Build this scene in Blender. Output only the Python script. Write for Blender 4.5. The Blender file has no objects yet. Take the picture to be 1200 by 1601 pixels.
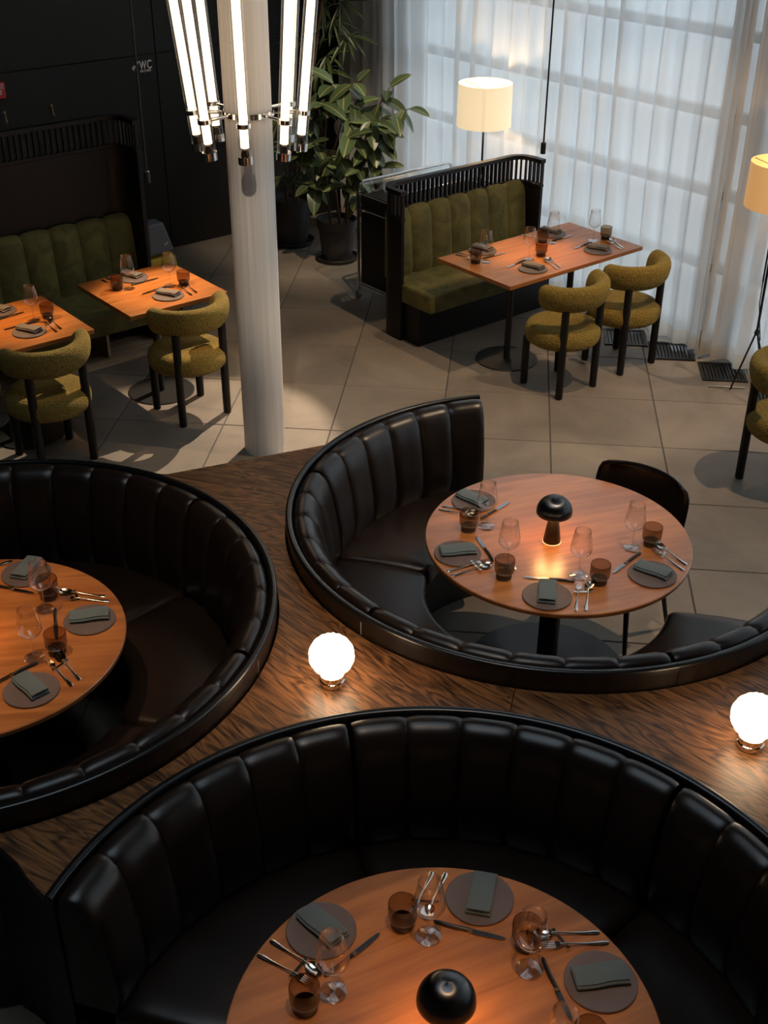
import bpy, math, random
from mathutils import Vector, Matrix
from mathutils.geometry import tessellate_polygon

# ------------------------------------------------------------------ camera
SC = bpy.context.scene
COL = SC.collection
PI = math.pi
CAM_H = 3.6
_th, _roll, _yaw = 0.539924, 0.0055255, -0.101543
_f = Vector((math.sin(_yaw) * math.cos(_th), math.cos(_yaw) * math.cos(_th), -math.sin(_th)))
_r = Vector((math.cos(_yaw), -math.sin(_yaw), 0))
_u = _r.cross(_f)
_r2 = math.cos(_roll) * _r + math.sin(_roll) * _u
_u2 = -math.sin(_roll) * _r + math.cos(_roll) * _u
cam_data = bpy.data.cameras.new('camera')
cam_data.sensor_fit = 'VERTICAL'
cam_data.sensor_height = 36.0
cam_data.sensor_width = 36.0
cam_data.lens = 1890.3 / 1601 * 36.0
cam_data.clip_end = 300
cam = bpy.data.objects.new('camera', cam_data)
COL.objects.link(cam)
cam.matrix_world = Matrix(((_r2.x, _u2.x, -_f.x, 0), (_r2.y, _u2.y, -_f.y, 0), (_r2.z, _u2.z, -_f.z, CAM_H), (0, 0, 0, 1)))
SC.camera = cam

# ------------------------------------------------------------------ world, view, render aids
SC.view_settings.view_transform = 'Standard'
SC.view_settings.look = 'None'
SC.view_settings.exposure = 0.0
SC.view_settings.gamma = 1.0
SC.view_settings.use_curve_mapping = False
world = bpy.data.worlds.new('overcast_sky')
SC.world = world
world.use_nodes = True
_bg = world.node_tree.nodes['Background']
_bg.inputs[0].default_value = (0.80, 0.90, 1.0, 1)
_bg.inputs[1].default_value = 2.45
SC.cycles.use_denoising = True
SC.cycles.max_bounces = 8
SC.cycles.diffuse_bounces = 4
SC.cycles.glossy_bounces = 4
SC.cycles.transmission_bounces = 6
SC.cycles.transparent_max_bounces = 24
SC.cycles.sample_clamp_indirect = 4.0
SC.cycles.sample_clamp_direct = 0.0
SC.cycles.caustics_reflective = False
SC.cycles.caustics_refractive = False

S2 = math.sqrt(0.5)


def uv(u, v, z=0.0):
    """room frame: u runs along the benches (45 degrees), v faces the tables"""
    return Vector(((u + v) * S2, (u - v) * S2, z))


def spot(name, loc, target, watts, angle, blend=0.3, radius=0.03, color=(1.0, 0.66, 0.36)):
    d = bpy.data.lights.new(name, 'SPOT')
    d.energy = watts
    d.spot_size = math.radians(angle)
    d.spot_blend = blend
    d.shadow_soft_size = radius
    d.color = color
    o = bpy.data.objects.new(name, d)
    COL.objects.link(o)
    o.location = loc
    o.rotation_euler = (Vector(target) - Vector(loc)).to_track_quat('-Z', 'Y').to_euler()
    return o


def point(name, loc, watts, radius=0.03, color=(1.0, 0.62, 0.32)):
    d = bpy.data.lights.new(name, 'POINT')
    d.energy = watts
    d.shadow_soft_size = radius
    d.color = color
    o = bpy.data.objects.new(name, d)
    COL.objects.link(o)
    o.location = loc
    return o


# daylight enters through the curtained glass wall: a portal guides the sky light there
_p = bpy.data.lights.new('window_portal', 'AREA')
_p.shape = 'RECTANGLE'
_p.size = 11.0
_p.size_y = 5.6
_p.cycles.is_portal = True
_po = bpy.data.objects.new('window_portal', _p)
COL.objects.link(_po)
_po.location = uv(7.60, -3.0, 2.85)
_po.rotation_euler = (-uv(1, 0, 0)).to_track_quat('-Z', 'Y').to_euler()

# a second portal guides the daylight that falls through the added, unseen roof light
_p2 = bpy.data.lights.new('added_rooflight_portal', 'AREA')
_p2.shape = 'RECTANGLE'
_p2.size = 3.0
_p2.size_y = 3.0
_p2.cycles.is_portal = True
_po2 = bpy.data.objects.new('added_rooflight_portal', _p2)
COL.objects.link(_po2)
_po2.location = uv(1.5, -2.5, 6.25)
_po2.rotation_euler = (0, 0, math.radians(45))

# unseen ceiling spotlights, some of them added to brighten what they aim at
spot('unseen_ceiling_spot', (-0.3, 2.2, 5.8), (-0.75, 4.0, 0.81), 200, 27, 0.8, 0.05, (1.0, 0.64, 0.36))
spot('unseen_ceiling_spot', (1.1, 3.2, 5.8), (0.31, 4.6, 0.75), 560, 17, 0.7, 0.05, (1.0, 0.70, 0.46))  # added to brighten the round table by the shell chair
spot('unseen_ceiling_spot', uv(4.9, -5.2, 5.6), (-1.35, 10.1, 1.1), 520, 24, 0.7, 0.04, (1.0, 0.80, 0.58))  # added to bring light onto the potted plants
spot('unseen_ceiling_spot', (-0.9, 3.0, 5.8), (-1.44, 6.68, 1.15), 460, 10, 1.0, 0.05, (1.0, 0.82, 0.62))  # added to brighten the camera side of the column
spot('unseen_ceiling_spot', uv(6.64, -7.55, 4.0), uv(3.1, -6.0, 0), 1300, 24, 0.3, 0.012, (1.0, 0.78, 0.56))
spot('unseen_ceiling_spot', uv(5.2, -3.6, 5.6), uv(5.9, -5.9, 0.2), 380, 40, 0.3, 0.02, (1.0, 0.72, 0.45))
spot('unseen_ceiling_spot', uv(6.3, -2.4, 5.6), uv(5.0, -4.3, 0), 420, 44, 0.3, 0.02, (1.0, 0.72, 0.45))
spot('unseen_ceiling_spot', (0.3, 1.6, 5.8), (-0.04, 2.05, 0.75), 330, 17, 0.7, 0.05, (1.0, 0.56, 0.26))
spot('unseen_ceiling_spot', (-2.3, 3.2, 5.8), (-1.95, 3.58, 0.75), 600, 17, 0.7, 0.05, (1.0, 0.56, 0.26))

# ------------------------------------------------------------------ materials
def _mat(name):
    m = bpy.data.materials.new(name)
    m.use_nodes = True
    nt = m.node_tree
    return m, nt, nt.nodes, nt.links


def _inp(b, key, val):
    if key in b.inputs:
        b.inputs[key].default_value = val


def simple(name, col, rough=0.5, metal=0.0, bump=0.0, bscale=200.0, var=0.0, vscale=6.0, sheen=0.0, sheencol=None, spec=0.5, coat=0.0, rvar=0.0):
    m, nt, N, L = _mat(name)
    b = N['Principled BSDF']
    _inp(b, 'Roughness', rough)
    _inp(b, 'Metallic', metal)
    _inp(b, 'Specular IOR Level', spec)
    _inp(b, 'Coat Weight', coat)
    _inp(b, 'Sheen Weight', sheen)
    if sheencol:
        _inp(b, 'Sheen Tint', (*sheencol, 1))
    _inp(b, 'Base Color', (*col, 1))
    tc = N.new('ShaderNodeTexCoord')
    if var > 0 or rvar > 0:
        n = N.new('ShaderNodeTexNoise')
        n.inputs['Scale'].default_value = vscale
        n.inputs['Detail'].default_value = 5
        L.new(tc.outputs['Object'], n.inputs['Vector'])
        if var > 0:
            r = N.new('ShaderNodeValToRGB')
            r.color_ramp.elements[0].position = 0.3
            r.color_ramp.elements[1].position = 0.7
            r.color_ramp.elements[0].color = (*[c * (1 - var) for c in col], 1)
            r.color_ramp.elements[1].color = (*[min(1, c * (1 + var)) for c in col], 1)
            L.new(n.outputs['Fac'], r.inputs['Fac'])
            L.new(r.outputs['Color'], b.inputs['Base Color'])
        if rvar > 0:
            mr = N.new('ShaderNodeMapRange')
            mr.inputs['From Min'].default_value = 0.3
            mr.inputs['From Max'].default_value = 0.7
            mr.inputs['To Min'].default_value = max(0.02, rough - rvar)
            mr.inputs['To Max'].default_value = rough + rvar
            L.new(n.outputs['Fac'], mr.inputs['Value'])
            L.new(mr.outputs[0], b.inputs['Roughness'])
    if bump > 0:
        n2 = N.new('ShaderNodeTexNoise')
        n2.inputs['Scale'].default_value = bscale
        n2.inputs['Detail'].default_value = 4
        L.new(tc.outputs['Object'], n2.inputs['Vector'])
        bp = N.new('ShaderNodeBump')
        bp.inputs['Strength'].default_value = bump
        bp.inputs['Distance'].default_value = 0.004
        L.new(n2.outputs['Fac'], bp.inputs['Height'])
        L.new(bp.outputs['Normal'], b.inputs['Normal'])
    return m


def wood(name, dark, light, rough=0.4, along='X', scale=1.0, ring=0.5, lo=0.35, hi=0.65, bump=0.15, coat=0.0, plank=0.0, cathedral=0.0):
    """grain runs along the object's local X (or Y / Z)"""
    m, nt, N, L = _mat(name)
    b = N['Principled BSDF']
    _inp(b, 'Roughness', rough)
    _inp(b, 'Coat Weight', coat)
    _inp(b, 'Coat Roughness', 0.33)
    _inp(b, 'Coat IOR', 1.65)
    tc = N.new('ShaderNodeTexCoord')
    mp = N.new('ShaderNodeMapping')
    s = {'X': (1.2, 16, 16), 'Y': (16, 1.2, 16), 'Z': (16, 16, 1.2)}[along]
    mp.inputs['Scale'].default_value = [k * scale for k in s]
    L.new(tc.outputs['Object'], mp.inputs['Vector'])
    n = N.new('ShaderNodeTexNoise')
    n.inputs['Scale'].default_value = 1.6
    n.inputs['Detail'].default_value = 8
    n.inputs['Roughness'].default_value = 0.65
    n.inputs['Distortion'].default_value = 0.6
    L.new(mp.outputs[0], n.inputs['Vector'])
    fac = n.outputs['Fac']
    if cathedral > 0:
        mp2 = N.new('ShaderNodeMapping')
        s2 = {'X': (0.9, 5, 5), 'Y': (5, 0.9, 5), 'Z': (5, 5, 0.9)}[along]
        mp2.inputs['Scale'].default_value = [k * scale for k in s2]
        L.new(tc.outputs['Object'], mp2.inputs['Vector'])
        n3 = N.new('ShaderNodeTexNoise')
        n3.inputs['Scale'].default_value = 1.0
        n3.inputs['Detail'].default_value = 2
        n3.inputs['Distortion'].default_value = 0.8
        L.new(mp2.outputs[0], n3.inputs['Vector'])
        mu = N.new('ShaderNodeMath')
        mu.operation = 'MULTIPLY'
        mu.inputs[1].default_value = 46.0
        L.new(n3.outputs['Fac'], mu.inputs[0])
        si = N.new('ShaderNodeMath')
        si.operation = 'SINE'
        L.new(mu.outputs[0], si.inputs[0])
        ma = N.new('ShaderNodeMath')
        ma.operation = 'MULTIPLY_ADD'
        ma.inputs[1].default_value = 0.16 * cathedral
        L.new(si.outputs[0], ma.inputs[0])
        L.new(fac, ma.inputs[2])
        fac = ma.outputs[0]
    r = N.new('ShaderNodeValToRGB')
    r.color_ramp.elements[0].position = lo
    r.color_ramp.elements[1].position = hi
    r.color_ramp.elements[0].color = (*dark, 1)
    r.color_ramp.elements[1].color = (*light, 1)
    L.new(fac, r.inputs['Fac'])
    out = r.outputs['Color']
    if plank > 0:
        # staves glued side by side: each has its own tone
        sx = N.new('ShaderNodeSeparateXYZ')
        L.new(tc.outputs['Object'], sx.inputs[0])
        dv = N.new('ShaderNodeMath')
        dv.operation = 'DIVIDE'
        dv.inputs[1].default_value = plank
        L.new(sx.outputs['Y' if along == 'X' else 'X'], dv.inputs[0])
        fl = N.new('ShaderNodeMath')
        fl.operation = 'FLOOR'
        L.new(dv.outputs[0], fl.inputs[0])
        wn = N.new('ShaderNodeTexWhiteNoise')
        wn.noise_dimensions = '1D'
        L.new(fl.outputs[0], wn.inputs['W'])
        mr = N.new('ShaderNodeMapRange')
        mr.inputs['To Min'].default_value = 0.86
        mr.inputs['To Max'].default_value = 1.1
        L.new(wn.outputs['Value'], mr.inputs['Value'])
        mx = N.new('ShaderNodeMix')
        mx.data_type = 'RGBA'
        mx.blend_type = 'MULTIPLY'
        mx.inputs['Factor'].default_value = 1.0
        L.new(out, mx.inputs[6])
        L.new(mr.outputs[0], mx.inputs[7])
        out = mx.outputs[2]
    L.new(out, b.inputs['Base Color'])
    bp = N.new('ShaderNodeBump')
    bp.inputs['Strength'].default_value = bump
    bp.inputs['Distance'].default_value = 0.002
    L.new(fac, bp.inputs['Height'])
    L.new(bp.outputs['Normal'], b.inputs['Normal'])
    return m


def thin_glass(name, tint=(1, 1, 1), base=0.06, edge=0.65, rough=0.02):
    m, nt, N, L = _mat(name)
    N.remove(N['Principled BSDF'])
    out = N['Material Output']
    t = N.new('ShaderNodeBsdfTransparent')
    t.inputs[0].default_value = (*tint, 1)
    g = N.new('ShaderNodeBsdfGlossy')
    g.inputs['Roughness'].default_value = rough
    lw = N.new('ShaderNodeLayerWeight')
    lw.inputs['Blend'].default_value = 0.5
    fr = N.new('ShaderNodeMath')
    fr.operation = 'POWER'
    fr.inputs[1].default_value = 2.0
    L.new(lw.outputs['Facing'], fr.inputs[0])
    mr = N.new('ShaderNodeMapRange')
    mr.inputs['To Min'].default_value = base
    mr.inputs['To Max'].default_value = edge
    L.new(fr.outputs[0], mr.inputs['Value'])
    mx = N.new('ShaderNodeMixShader')
    L.new(mr.outputs[0], mx.inputs[0])
    L.new(t.outputs[0], mx.inputs[1])
    L.new(g.outputs[0], mx.inputs[2])
    L.new(mx.outputs[0], out.inputs['Surface'])
    return m


def emit(name, col, strength, base=(0.8, 0.8, 0.8)):
    m, nt, N, L = _mat(name)
    b = N['Principled BSDF']
    _inp(b, 'Base Color', (*base, 1))
    _inp(b, 'Emission Color', (*col, 1))
    _inp(b, 'Emission Strength', strength)
    return m


def sheer(name, col, transp, rough_fold=0.0):
    m, nt, N, L = _mat(name)
    N.remove(N['Principled BSDF'])
    out = N['Material Output']
    d = N.new('ShaderNodeBsdfDiffuse')
    d.inputs[0].default_value = (*col, 1)
    t = N.new('ShaderNodeBsdfTranslucent')
    t.inputs[0].default_value = (*col, 1)
    a = N.new('ShaderNodeMixShader')
    a.inputs[0].default_value = 0.5
    L.new(d.outputs[0], a.inputs[1])
    L.new(t.outputs[0], a.inputs[2])
    tr = N.new('ShaderNodeBsdfTransparent')
    # woven cloth: seen at a slant the threads close up
    lw = N.new('ShaderNodeLayerWeight')
    lw.inputs['Blend'].default_value = 0.5
    mr = N.new('ShaderNodeMapRange')
    mr.inputs['To Min'].default_value = 1 - transp
    mr.inputs['To Max'].default_value = 1.0
    L.new(lw.outputs['Facing'], mr.inputs['Value'])
    mx = N.new('ShaderNodeMixShader')
    L.new(mr.outputs[0], mx.inputs[0])
    L.new(tr.outputs[0], mx.inputs[1])
    L.new(a.outputs[0], mx.inputs[2])
    L.new(mx.outputs[0], out.inputs['Surface'])
    return m


def tile_material():
    m, nt, N, L = _mat('concrete_tile')
    b = N['Principled BSDF']
    _inp(b, 'Roughness', 0.62)
    geo = N.new('ShaderNodeNewGeometry')
    n = N.new('ShaderNodeTexNoise')
    n.inputs['Scale'].default_value = 1.7
    n.inputs['Detail'].default_value = 7
    n.inputs['Roughness'].default_value = 0.6
    n.inputs['Distortion'].default_value = 0.7
    L.new(geo.outputs['Position'], n.inputs['Vector'])
    r = N.new('ShaderNodeValToRGB')
    r.color_ramp.elements[0].position = 0.25
    r.color_ramp.elements[1].position = 0.75
    r.color_ramp.elements[0].color = (0.175, 0.145, 0.115, 1)
    r.color_ramp.elements[1].color = (0.31, 0.26, 0.21, 1)
    L.new(n.outputs['Fac'], r.inputs['Fac'])
    oi = N.new('ShaderNodeObjectInfo')
    mr = N.new('ShaderNodeMapRange')
    mr.inputs['To Min'].default_value = 0.9
    mr.inputs['To Max'].default_value = 1.08
    L.new(oi.outputs['Random'], mr.inputs['Value'])
    mx = N.new('ShaderNodeMix')
    mx.data_type = 'RGBA'
    mx.blend_type = 'MULTIPLY'
    mx.inputs['Factor'].default_value = 1.0
    L.new(r.outputs['Color'], mx.inputs[6])
    L.new(mr.outputs[0], mx.inputs[7])
    L.new(mx.outputs[2], b.inputs['Base Color'])
    n2 = N.new('ShaderNodeTexNoise')
    n2.inputs['Scale'].default_value = 60
    n2.inputs['Detail'].default_value = 5
    L.new(geo.outputs['Position'], n2.inputs['Vector'])
    bp = N.new('ShaderNodeBump')
    bp.inputs['Strength'].default_value = 0.12
    bp.inputs['Distance'].default_value = 0.004
    L.new(n2.outputs['Fac'], bp.inputs['Height'])
    L.new(bp.outputs['Normal'], b.inputs['Normal'])
    return m


def boucle_material():
    m, nt, N, L = _mat('olive_boucle')
    b = N['Principled BSDF']
    _inp(b, 'Roughness', 0.95)
    _inp(b, 'Sheen Weight', 0.25)
    _inp(b, 'Sheen Tint', (0.7, 0.6, 0.2, 1))
    tc = N.new('ShaderNodeTexCoord')
    vo = N.new('ShaderNodeTexVoronoi')
    vo.inputs['Scale'].default_value = 115
    nz = N.new('ShaderNodeTexNoise')
    nz.inputs['Scale'].default_value = 60
    nz.inputs['Detail'].default_value = 3
    L.new(tc.outputs['Object'], nz.inputs['Vector'])
    mxv = N.new('ShaderNodeMix')
    mxv.data_type = 'RGBA'
    mxv.blend_type = 'ADD'
    mxv.inputs['Factor'].default_value = 0.02
    L.new(tc.outputs['Object'], mxv.inputs[6])
    L.new(nz.outputs['Color'], mxv.inputs[7])
    L.new(mxv.outputs[2], vo.inputs['Vector'])
    r = N.new('ShaderNodeValToRGB')
    r.color_ramp.elements[0].position = 0.1
    r.color_ramp.elements[1].position = 0.65
    r.color_ramp.elements[0].color = (0.41, 0.27, 0.045, 1)
    r.color_ramp.elements[1].color = (0.19, 0.125, 0.020, 1)
    L.new(vo.outputs['Distance'], r.inputs['Fac'])
    L.new(r.outputs['Color'], b.inputs['Base Color'])
    inv = N.new('ShaderNodeMath')
    inv.operation = 'SUBTRACT'
    inv.inputs[0].default_value = 1.0
    L.new(vo.outputs['Distance'], inv.inputs[1])
    bp = N.new('ShaderNodeBump')
    bp.inputs['Strength'].default_value = 0.9
    bp.inputs['Distance'].default_value = 0.010
    L.new(inv.outputs[0], bp.inputs['Height'])
    L.new(bp.outputs['Normal'], b.inputs['Normal'])
    return m


def velvet_material():
    m, nt, N, L = _mat('green_velvet')
    b = N['Principled BSDF']
    _inp(b, 'Roughness', 0.8)
    _inp(b, 'Sheen Weight', 0.35)
    _inp(b, 'Sheen Roughness', 0.4)
    _inp(b, 'Sheen Tint', (0.6, 0.58, 0.25, 1))
    tc = N.new('ShaderNodeTexCoord')
    n = N.new('ShaderNodeTexNoise')
    n.inputs['Scale'].default_value = 7
    n.inputs['Detail'].default_value = 3
    n.inputs['Distortion'].default_value = 1.2
    L.new(tc.outputs['Object'], n.inputs['Vector'])
    r = N.new('ShaderNodeValToRGB')
    r.color_ramp.elements[0].position = 0.35
    r.color_ramp.elements[1].position = 0.7
    r.color_ramp.elements[0].color = (0.072, 0.062, 0.012, 1)
    r.color_ramp.elements[1].color = (0.145, 0.122, 0.028, 1)
    L.new(n.outputs['Fac'], r.inputs['Fac'])
    L.new(r.outputs['Color'], b.inputs['Base Color'])
    return m


def leaf_material(name, top, rib, under):
    m, nt, N, L = _mat(name)
    b = N['Principled BSDF']
    _inp(b, 'Roughness', 0.32)
    tc = N.new('ShaderNodeTexCoord')
    sx = N.new('ShaderNodeSeparateXYZ')
    L.new(tc.outputs['Object'], sx.inputs[0])
    ab = N.new('ShaderNodeMath')
    ab.operation = 'ABSOLUTE'
    L.new(sx.outputs['X'], ab.inputs[0])
    r = N.new('ShaderNodeValToRGB')
    r.color_ramp.elements[0].position = 0.002
    r.color_ramp.elements[1].position = 0.007
    r.color_ramp.elements[0].color = (*rib, 1)
    r.color_ramp.elements[1].color = (*top, 1)
    L.new(ab.outputs[0], r.inputs['Fac'])
    oi = N.new('ShaderNodeObjectInfo')
    mr = N.new('ShaderNodeMapRange')
    mr.inputs['To Min'].default_value = 0.6
    mr.inputs['To Max'].default_value = 1.5
    L.new(oi.outputs['Random'], mr.inputs['Value'])
    mu = N.new('ShaderNodeMix')
    mu.data_type = 'RGBA'
    mu.blend_type = 'MULTIPLY'
    mu.inputs['Factor'].default_value = 1.0
    L.new(r.outputs['Color'], mu.inputs[6])
    L.new(mr.outputs[0], mu.inputs[7])
    ge = N.new('ShaderNodeNewGeometry')
    mx = N.new('ShaderNodeMix')
    mx.data_type = 'RGBA'
    L.new(ge.outputs['Backfacing'], mx.inputs['Factor'])
    L.new(mu.outputs[2], mx.inputs[6])
    mx.inputs[7].default_value = (*under, 1)
    L.new(mx.outputs[2], b.inputs['Base Color'])
    return m


def globe_material():
    """opal glass blown in 16 lobes: emission is set lower in the creases so the lobes show"""
    m, nt, N, L = _mat('lit_opal_glass')
    b = N['Principled BSDF']
    _inp(b, 'Base Color', (0.8, 0.8, 0.8, 1))
    tc = N.new('ShaderNodeTexCoord')
    sx = N.new('ShaderNodeSeparateXYZ')
    L.new(tc.outputs['Object'], sx.inputs[0])
    at = N.new('ShaderNodeMath')
    at.operation = 'ARCTAN2'
    L.new(sx.outputs['Y'], at.inputs[0])
    L.new(sx.outputs['X'], at.inputs[1])
    mu = N.new('ShaderNodeMath')
    mu.operation = 'MULTIPLY'
    mu.inputs[1].default_value = 8.0
    L.new(at.outputs[0], mu.inputs[0])
    co = N.new('ShaderNodeMath')
    co.operation = 'COSINE'
    L.new(mu.outputs[0], co.inputs[0])
    ab = N.new('ShaderNodeMath')
    ab.operation = 'ABSOLUTE'
    L.new(co.outputs[0], ab.inputs[0])
    mr = N.new('ShaderNodeMapRange')
    mr.inputs['From Min'].default_value = 0.0
    mr.inputs['From Max'].default_value = 0.34
    mr.inputs['To Min'].default_value = 0.5
    mr.inputs['To Max'].default_value = 12.0
    L.new(ab.outputs[0], mr.inputs['Value'])
    _inp(b, 'Emission Color', (1.0, 0.72, 0.45, 1))
    L.new(mr.outputs[0], b.inputs['Emission Strength'])
    return m


def spun_metal():
    m, nt, N, L = _mat('black_spun_metal')
    b = N['Principled BSDF']
    _inp(b, 'Base Color', (0.10, 0.105, 0.11, 1))
    _inp(b, 'Metallic', 1.0)
    _inp(b, 'Roughness', 0.34)
    _inp(b, 'Anisotropic', 0.85)
    tg = N.new('ShaderNodeTangent')
    tg.direction_type = 'RADIAL'
    tg.axis = 'Z'
    L.new(tg.outputs[0], b.inputs['Tangent'])
    return m


def column_material():
    """white paint over faint vertical board marks"""
    m, nt, N, L = _mat('white_column_paint')
    b = N['Principled BSDF']
    _inp(b, 'Roughness', 0.5)
    tc = N.new('ShaderNodeTexCoord')
    mp = N.new('ShaderNodeMapping')
    mp.inputs['Scale'].default_value = (26, 26, 0.5)
    L.new(tc.outputs['Object'], mp.inputs['Vector'])
    n = N.new('ShaderNodeTexNoise')
    n.inputs['Scale'].default_value = 2.0
    n.inputs['Detail'].default_value = 4
    L.new(mp.outputs[0], n.inputs['Vector'])
    r = N.new('ShaderNodeValToRGB')
    r.color_ramp.elements[0].position = 0.3
    r.color_ramp.elements[1].position = 0.7
    r.color_ramp.elements[0].color = (0.76, 0.71, 0.66, 1)
    r.color_ramp.elements[1].color = (0.90, 0.86, 0.81, 1)
    L.new(n.outputs['Fac'], r.inputs['Fac'])
    L.new(r.outputs['Color'], b.inputs['Base Color'])
    bp = N.new('ShaderNodeBump')
    bp.inputs['Strength'].default_value = 0.35
    bp.inputs['Distance'].default_value = 0.006
    L.new(n.outputs['Fac'], bp.inputs['Height'])
    L.new(bp.outputs['Normal'], b.inputs['Normal'])
    return m


M = {}
M['tile'] = tile_material()
M['grout'] = simple('grout', (0.10, 0.095, 0.09), 0.9)
M['wall_dark'] = simple('dark_wall_panel', (0.0085, 0.0068, 0.0052), 0.65, var=0.15, vscale=2.0)
M['plaster'] = simple('brown_plaster', (0.19, 0.14, 0.105), 0.9, var=0.1, vscale=1.5)
M['ceiling'] = simple('dark_ceiling', (0.035, 0.033, 0.031), 0.9)
M['paving'] = simple('pale_paving', (0.50, 0.50, 0.50), 0.9, var=0.12, vscale=0.4)
M['frame'] = simple('window_frame_metal', (0.26, 0.255, 0.25), 0.5)
M['pane'] = thin_glass('window_pane', (0.94, 0.97, 0.98), 0.03, 0.5)
M['sheer'] = sheer('sheer_curtain', (0.91, 0.90, 0.88), 0.23)
M['hem'] = sheer('curtain_hem', (0.78, 0.70, 0.60), 0.05)
M['column'] = column_material()
M['leather'] = simple('dark_brown_leather', (0.0165, 0.0092, 0.0060), 0.31, bump=0.06, bscale=260, var=0.08, vscale=3, spec=0.5, rvar=0.03)
M['rail'] = simple('black_lacquer_rail', (0.008, 0.007, 0.007), 0.28, spec=0.6)
M['shell'] = wood('dark_stained_panel', (0.006, 0.004, 0.003), (0.020, 0.012, 0.008), 0.35, along='Z', bump=0.05)
M['oak'] = wood('smoked_oak', (0.026, 0.011, 0.0045), (0.27, 0.112, 0.037), 0.40, along='X', scale=3.0, lo=0.28, hi=0.66, bump=0.30, cathedral=0.8)
M['table'] = wood('oiled_table_wood', (0.26, 0.088, 0.021), (0.47, 0.185, 0.052), 0.31, along='X', scale=0.9, lo=0.30, hi=0.70, bump=0.08, plank=0.13, cathedral=0.35, coat=0.85)
M['table2'] = wood('warm_table_wood', (0.28, 0.090, 0.016), (0.47, 0.175, 0.040), 0.42, along='X', scale=0.9, lo=0.30, hi=0.70, bump=0.08, plank=0.12, cathedral=0.35, coat=0.08)
M['rawwood'] = wood('raw_spruce', (0.42, 0.29, 0.17), (0.62, 0.47, 0.31), 0.7, along='X', bump=0.1)
M['black'] = simple('black_powder_coat', (0.010, 0.0098, 0.0095), 0.5, bump=0.05, bscale=300)
M['blackwood'] = simple('black_stained_ash', (0.0065, 0.0052, 0.0048), 0.45, bump=0.08, bscale=90, spec=0.35)
M['disc'] = simple('graphite_steel', (0.035, 0.035, 0.037), 0.42, metal=0.4, bump=0.04, bscale=120)
M['boucle'] = boucle_material()
M['velvet'] = velvet_material()
M['chrome'] = simple('chrome', (0.82, 0.80, 0.78), 0.10, metal=1.0)
M['brass'] = simple('aged_brass', (0.45, 0.30, 0.14), 0.3, metal=1.0)
M['silver'] = simple('polished_silver', (0.80, 0.74, 0.68), 0.14, metal=1.0)
M['steel'] = simple('knife_steel', (0.42, 0.43, 0.46), 0.22, metal=1.0)
M['knifehandle'] = simple('black_knife_handle', (0.010, 0.010, 0.010), 0.35)
M['plate'] = simple('mauve_grey_stoneware', (0.105, 0.082, 0.080), 0.55, var=0.08, vscale=25)
M['napkin'] = simple('slate_grey_linen', (0.080, 0.115, 0.128), 0.9, bump=0.25, bscale=500, sheen=0.2)
M['napkin2'] = simple('taupe_linen', (0.115, 0.095, 0.078), 0.9, bump=0.25, bscale=500, sheen=0.2)
M['wine'] = thin_glass('clear_glass', (0.995, 0.995, 0.995), 0.085, 0.95)
M['smoke'] = thin_glass('smoked_brown_glass', (0.52, 0.40, 0.29), 0.06, 0.6, 0.05)
M['smokebase'] = thin_glass('thick_smoked_glass', (0.14, 0.085, 0.05), 0.05, 0.5, 0.05)
M['tube'] = thin_glass('clear_tube', (0.96, 0.96, 0.96), 0.05, 0.55)
M['lampmetal'] = spun_metal()
M['bronze'] = simple('dark_bronze', (0.055, 0.040, 0.026), 0.35, metal=0.7)
M['pot'] = simple('charcoal_pot', (0.022, 0.021, 0.021), 0.55)
M['soil'] = simple('potting_soil', (0.10, 0.06, 0.035), 0.95, bump=0.9, bscale=60, var=0.5, vscale=40)
M['bark'] = simple('brown_bark', (0.14, 0.075, 0.04), 0.8, bump=0.3, bscale=60)
M['leaf'] = leaf_material('rubber_leaf', (0.095, 0.14, 0.058), (0.38, 0.36, 0.13), (0.17, 0.11, 0.075))
M['leaf2'] = leaf_material('palm_leaf', (0.09, 0.12, 0.04), (0.05, 0.07, 0.02), (0.045, 0.06, 0.022))
M['leafy'] = simple('yellowing_leaf', (0.55, 0.27, 0.02), 0.4)
M['bulb'] = emit('lit_bulb', (1.0, 0.74, 0.50), 3.4)
M['globe'] = globe_material()
M['filament'] = emit('lit_tube_core', (1.0, 0.74, 0.48), 2.2)
M['warm'] = emit('warm_glow', (1.0, 0.50, 0.18), 1.6)
M['ledring'] = emit('warm_led_ring', (1.0, 0.50, 0.19), 32.0)
M['white'] = simple('white_vinyl', (0.92, 0.87, 0.82), 0.6)
M['red'] = simple('red_plastic', (0.60, 0.030, 0.025), 0.35)
M['pink'] = simple('frosted_pink_panel', (0.62, 0.22, 0.24), 0.5, var=0.2, vscale=60)
M['paper'] = simple('cream_paper', (0.65, 0.52, 0.42), 0.8)
M['grey'] = simple('grey_plastic', (0.13, 0.13, 0.14), 0.5)
M['yellow'] = simple('yellow_plastic', (0.62, 0.40, 0.03), 0.45)
M['alu'] = simple('brushed_aluminium', (0.45, 0.44, 0.42), 0.35, metal=1.0)
M['shade'] = None

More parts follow.
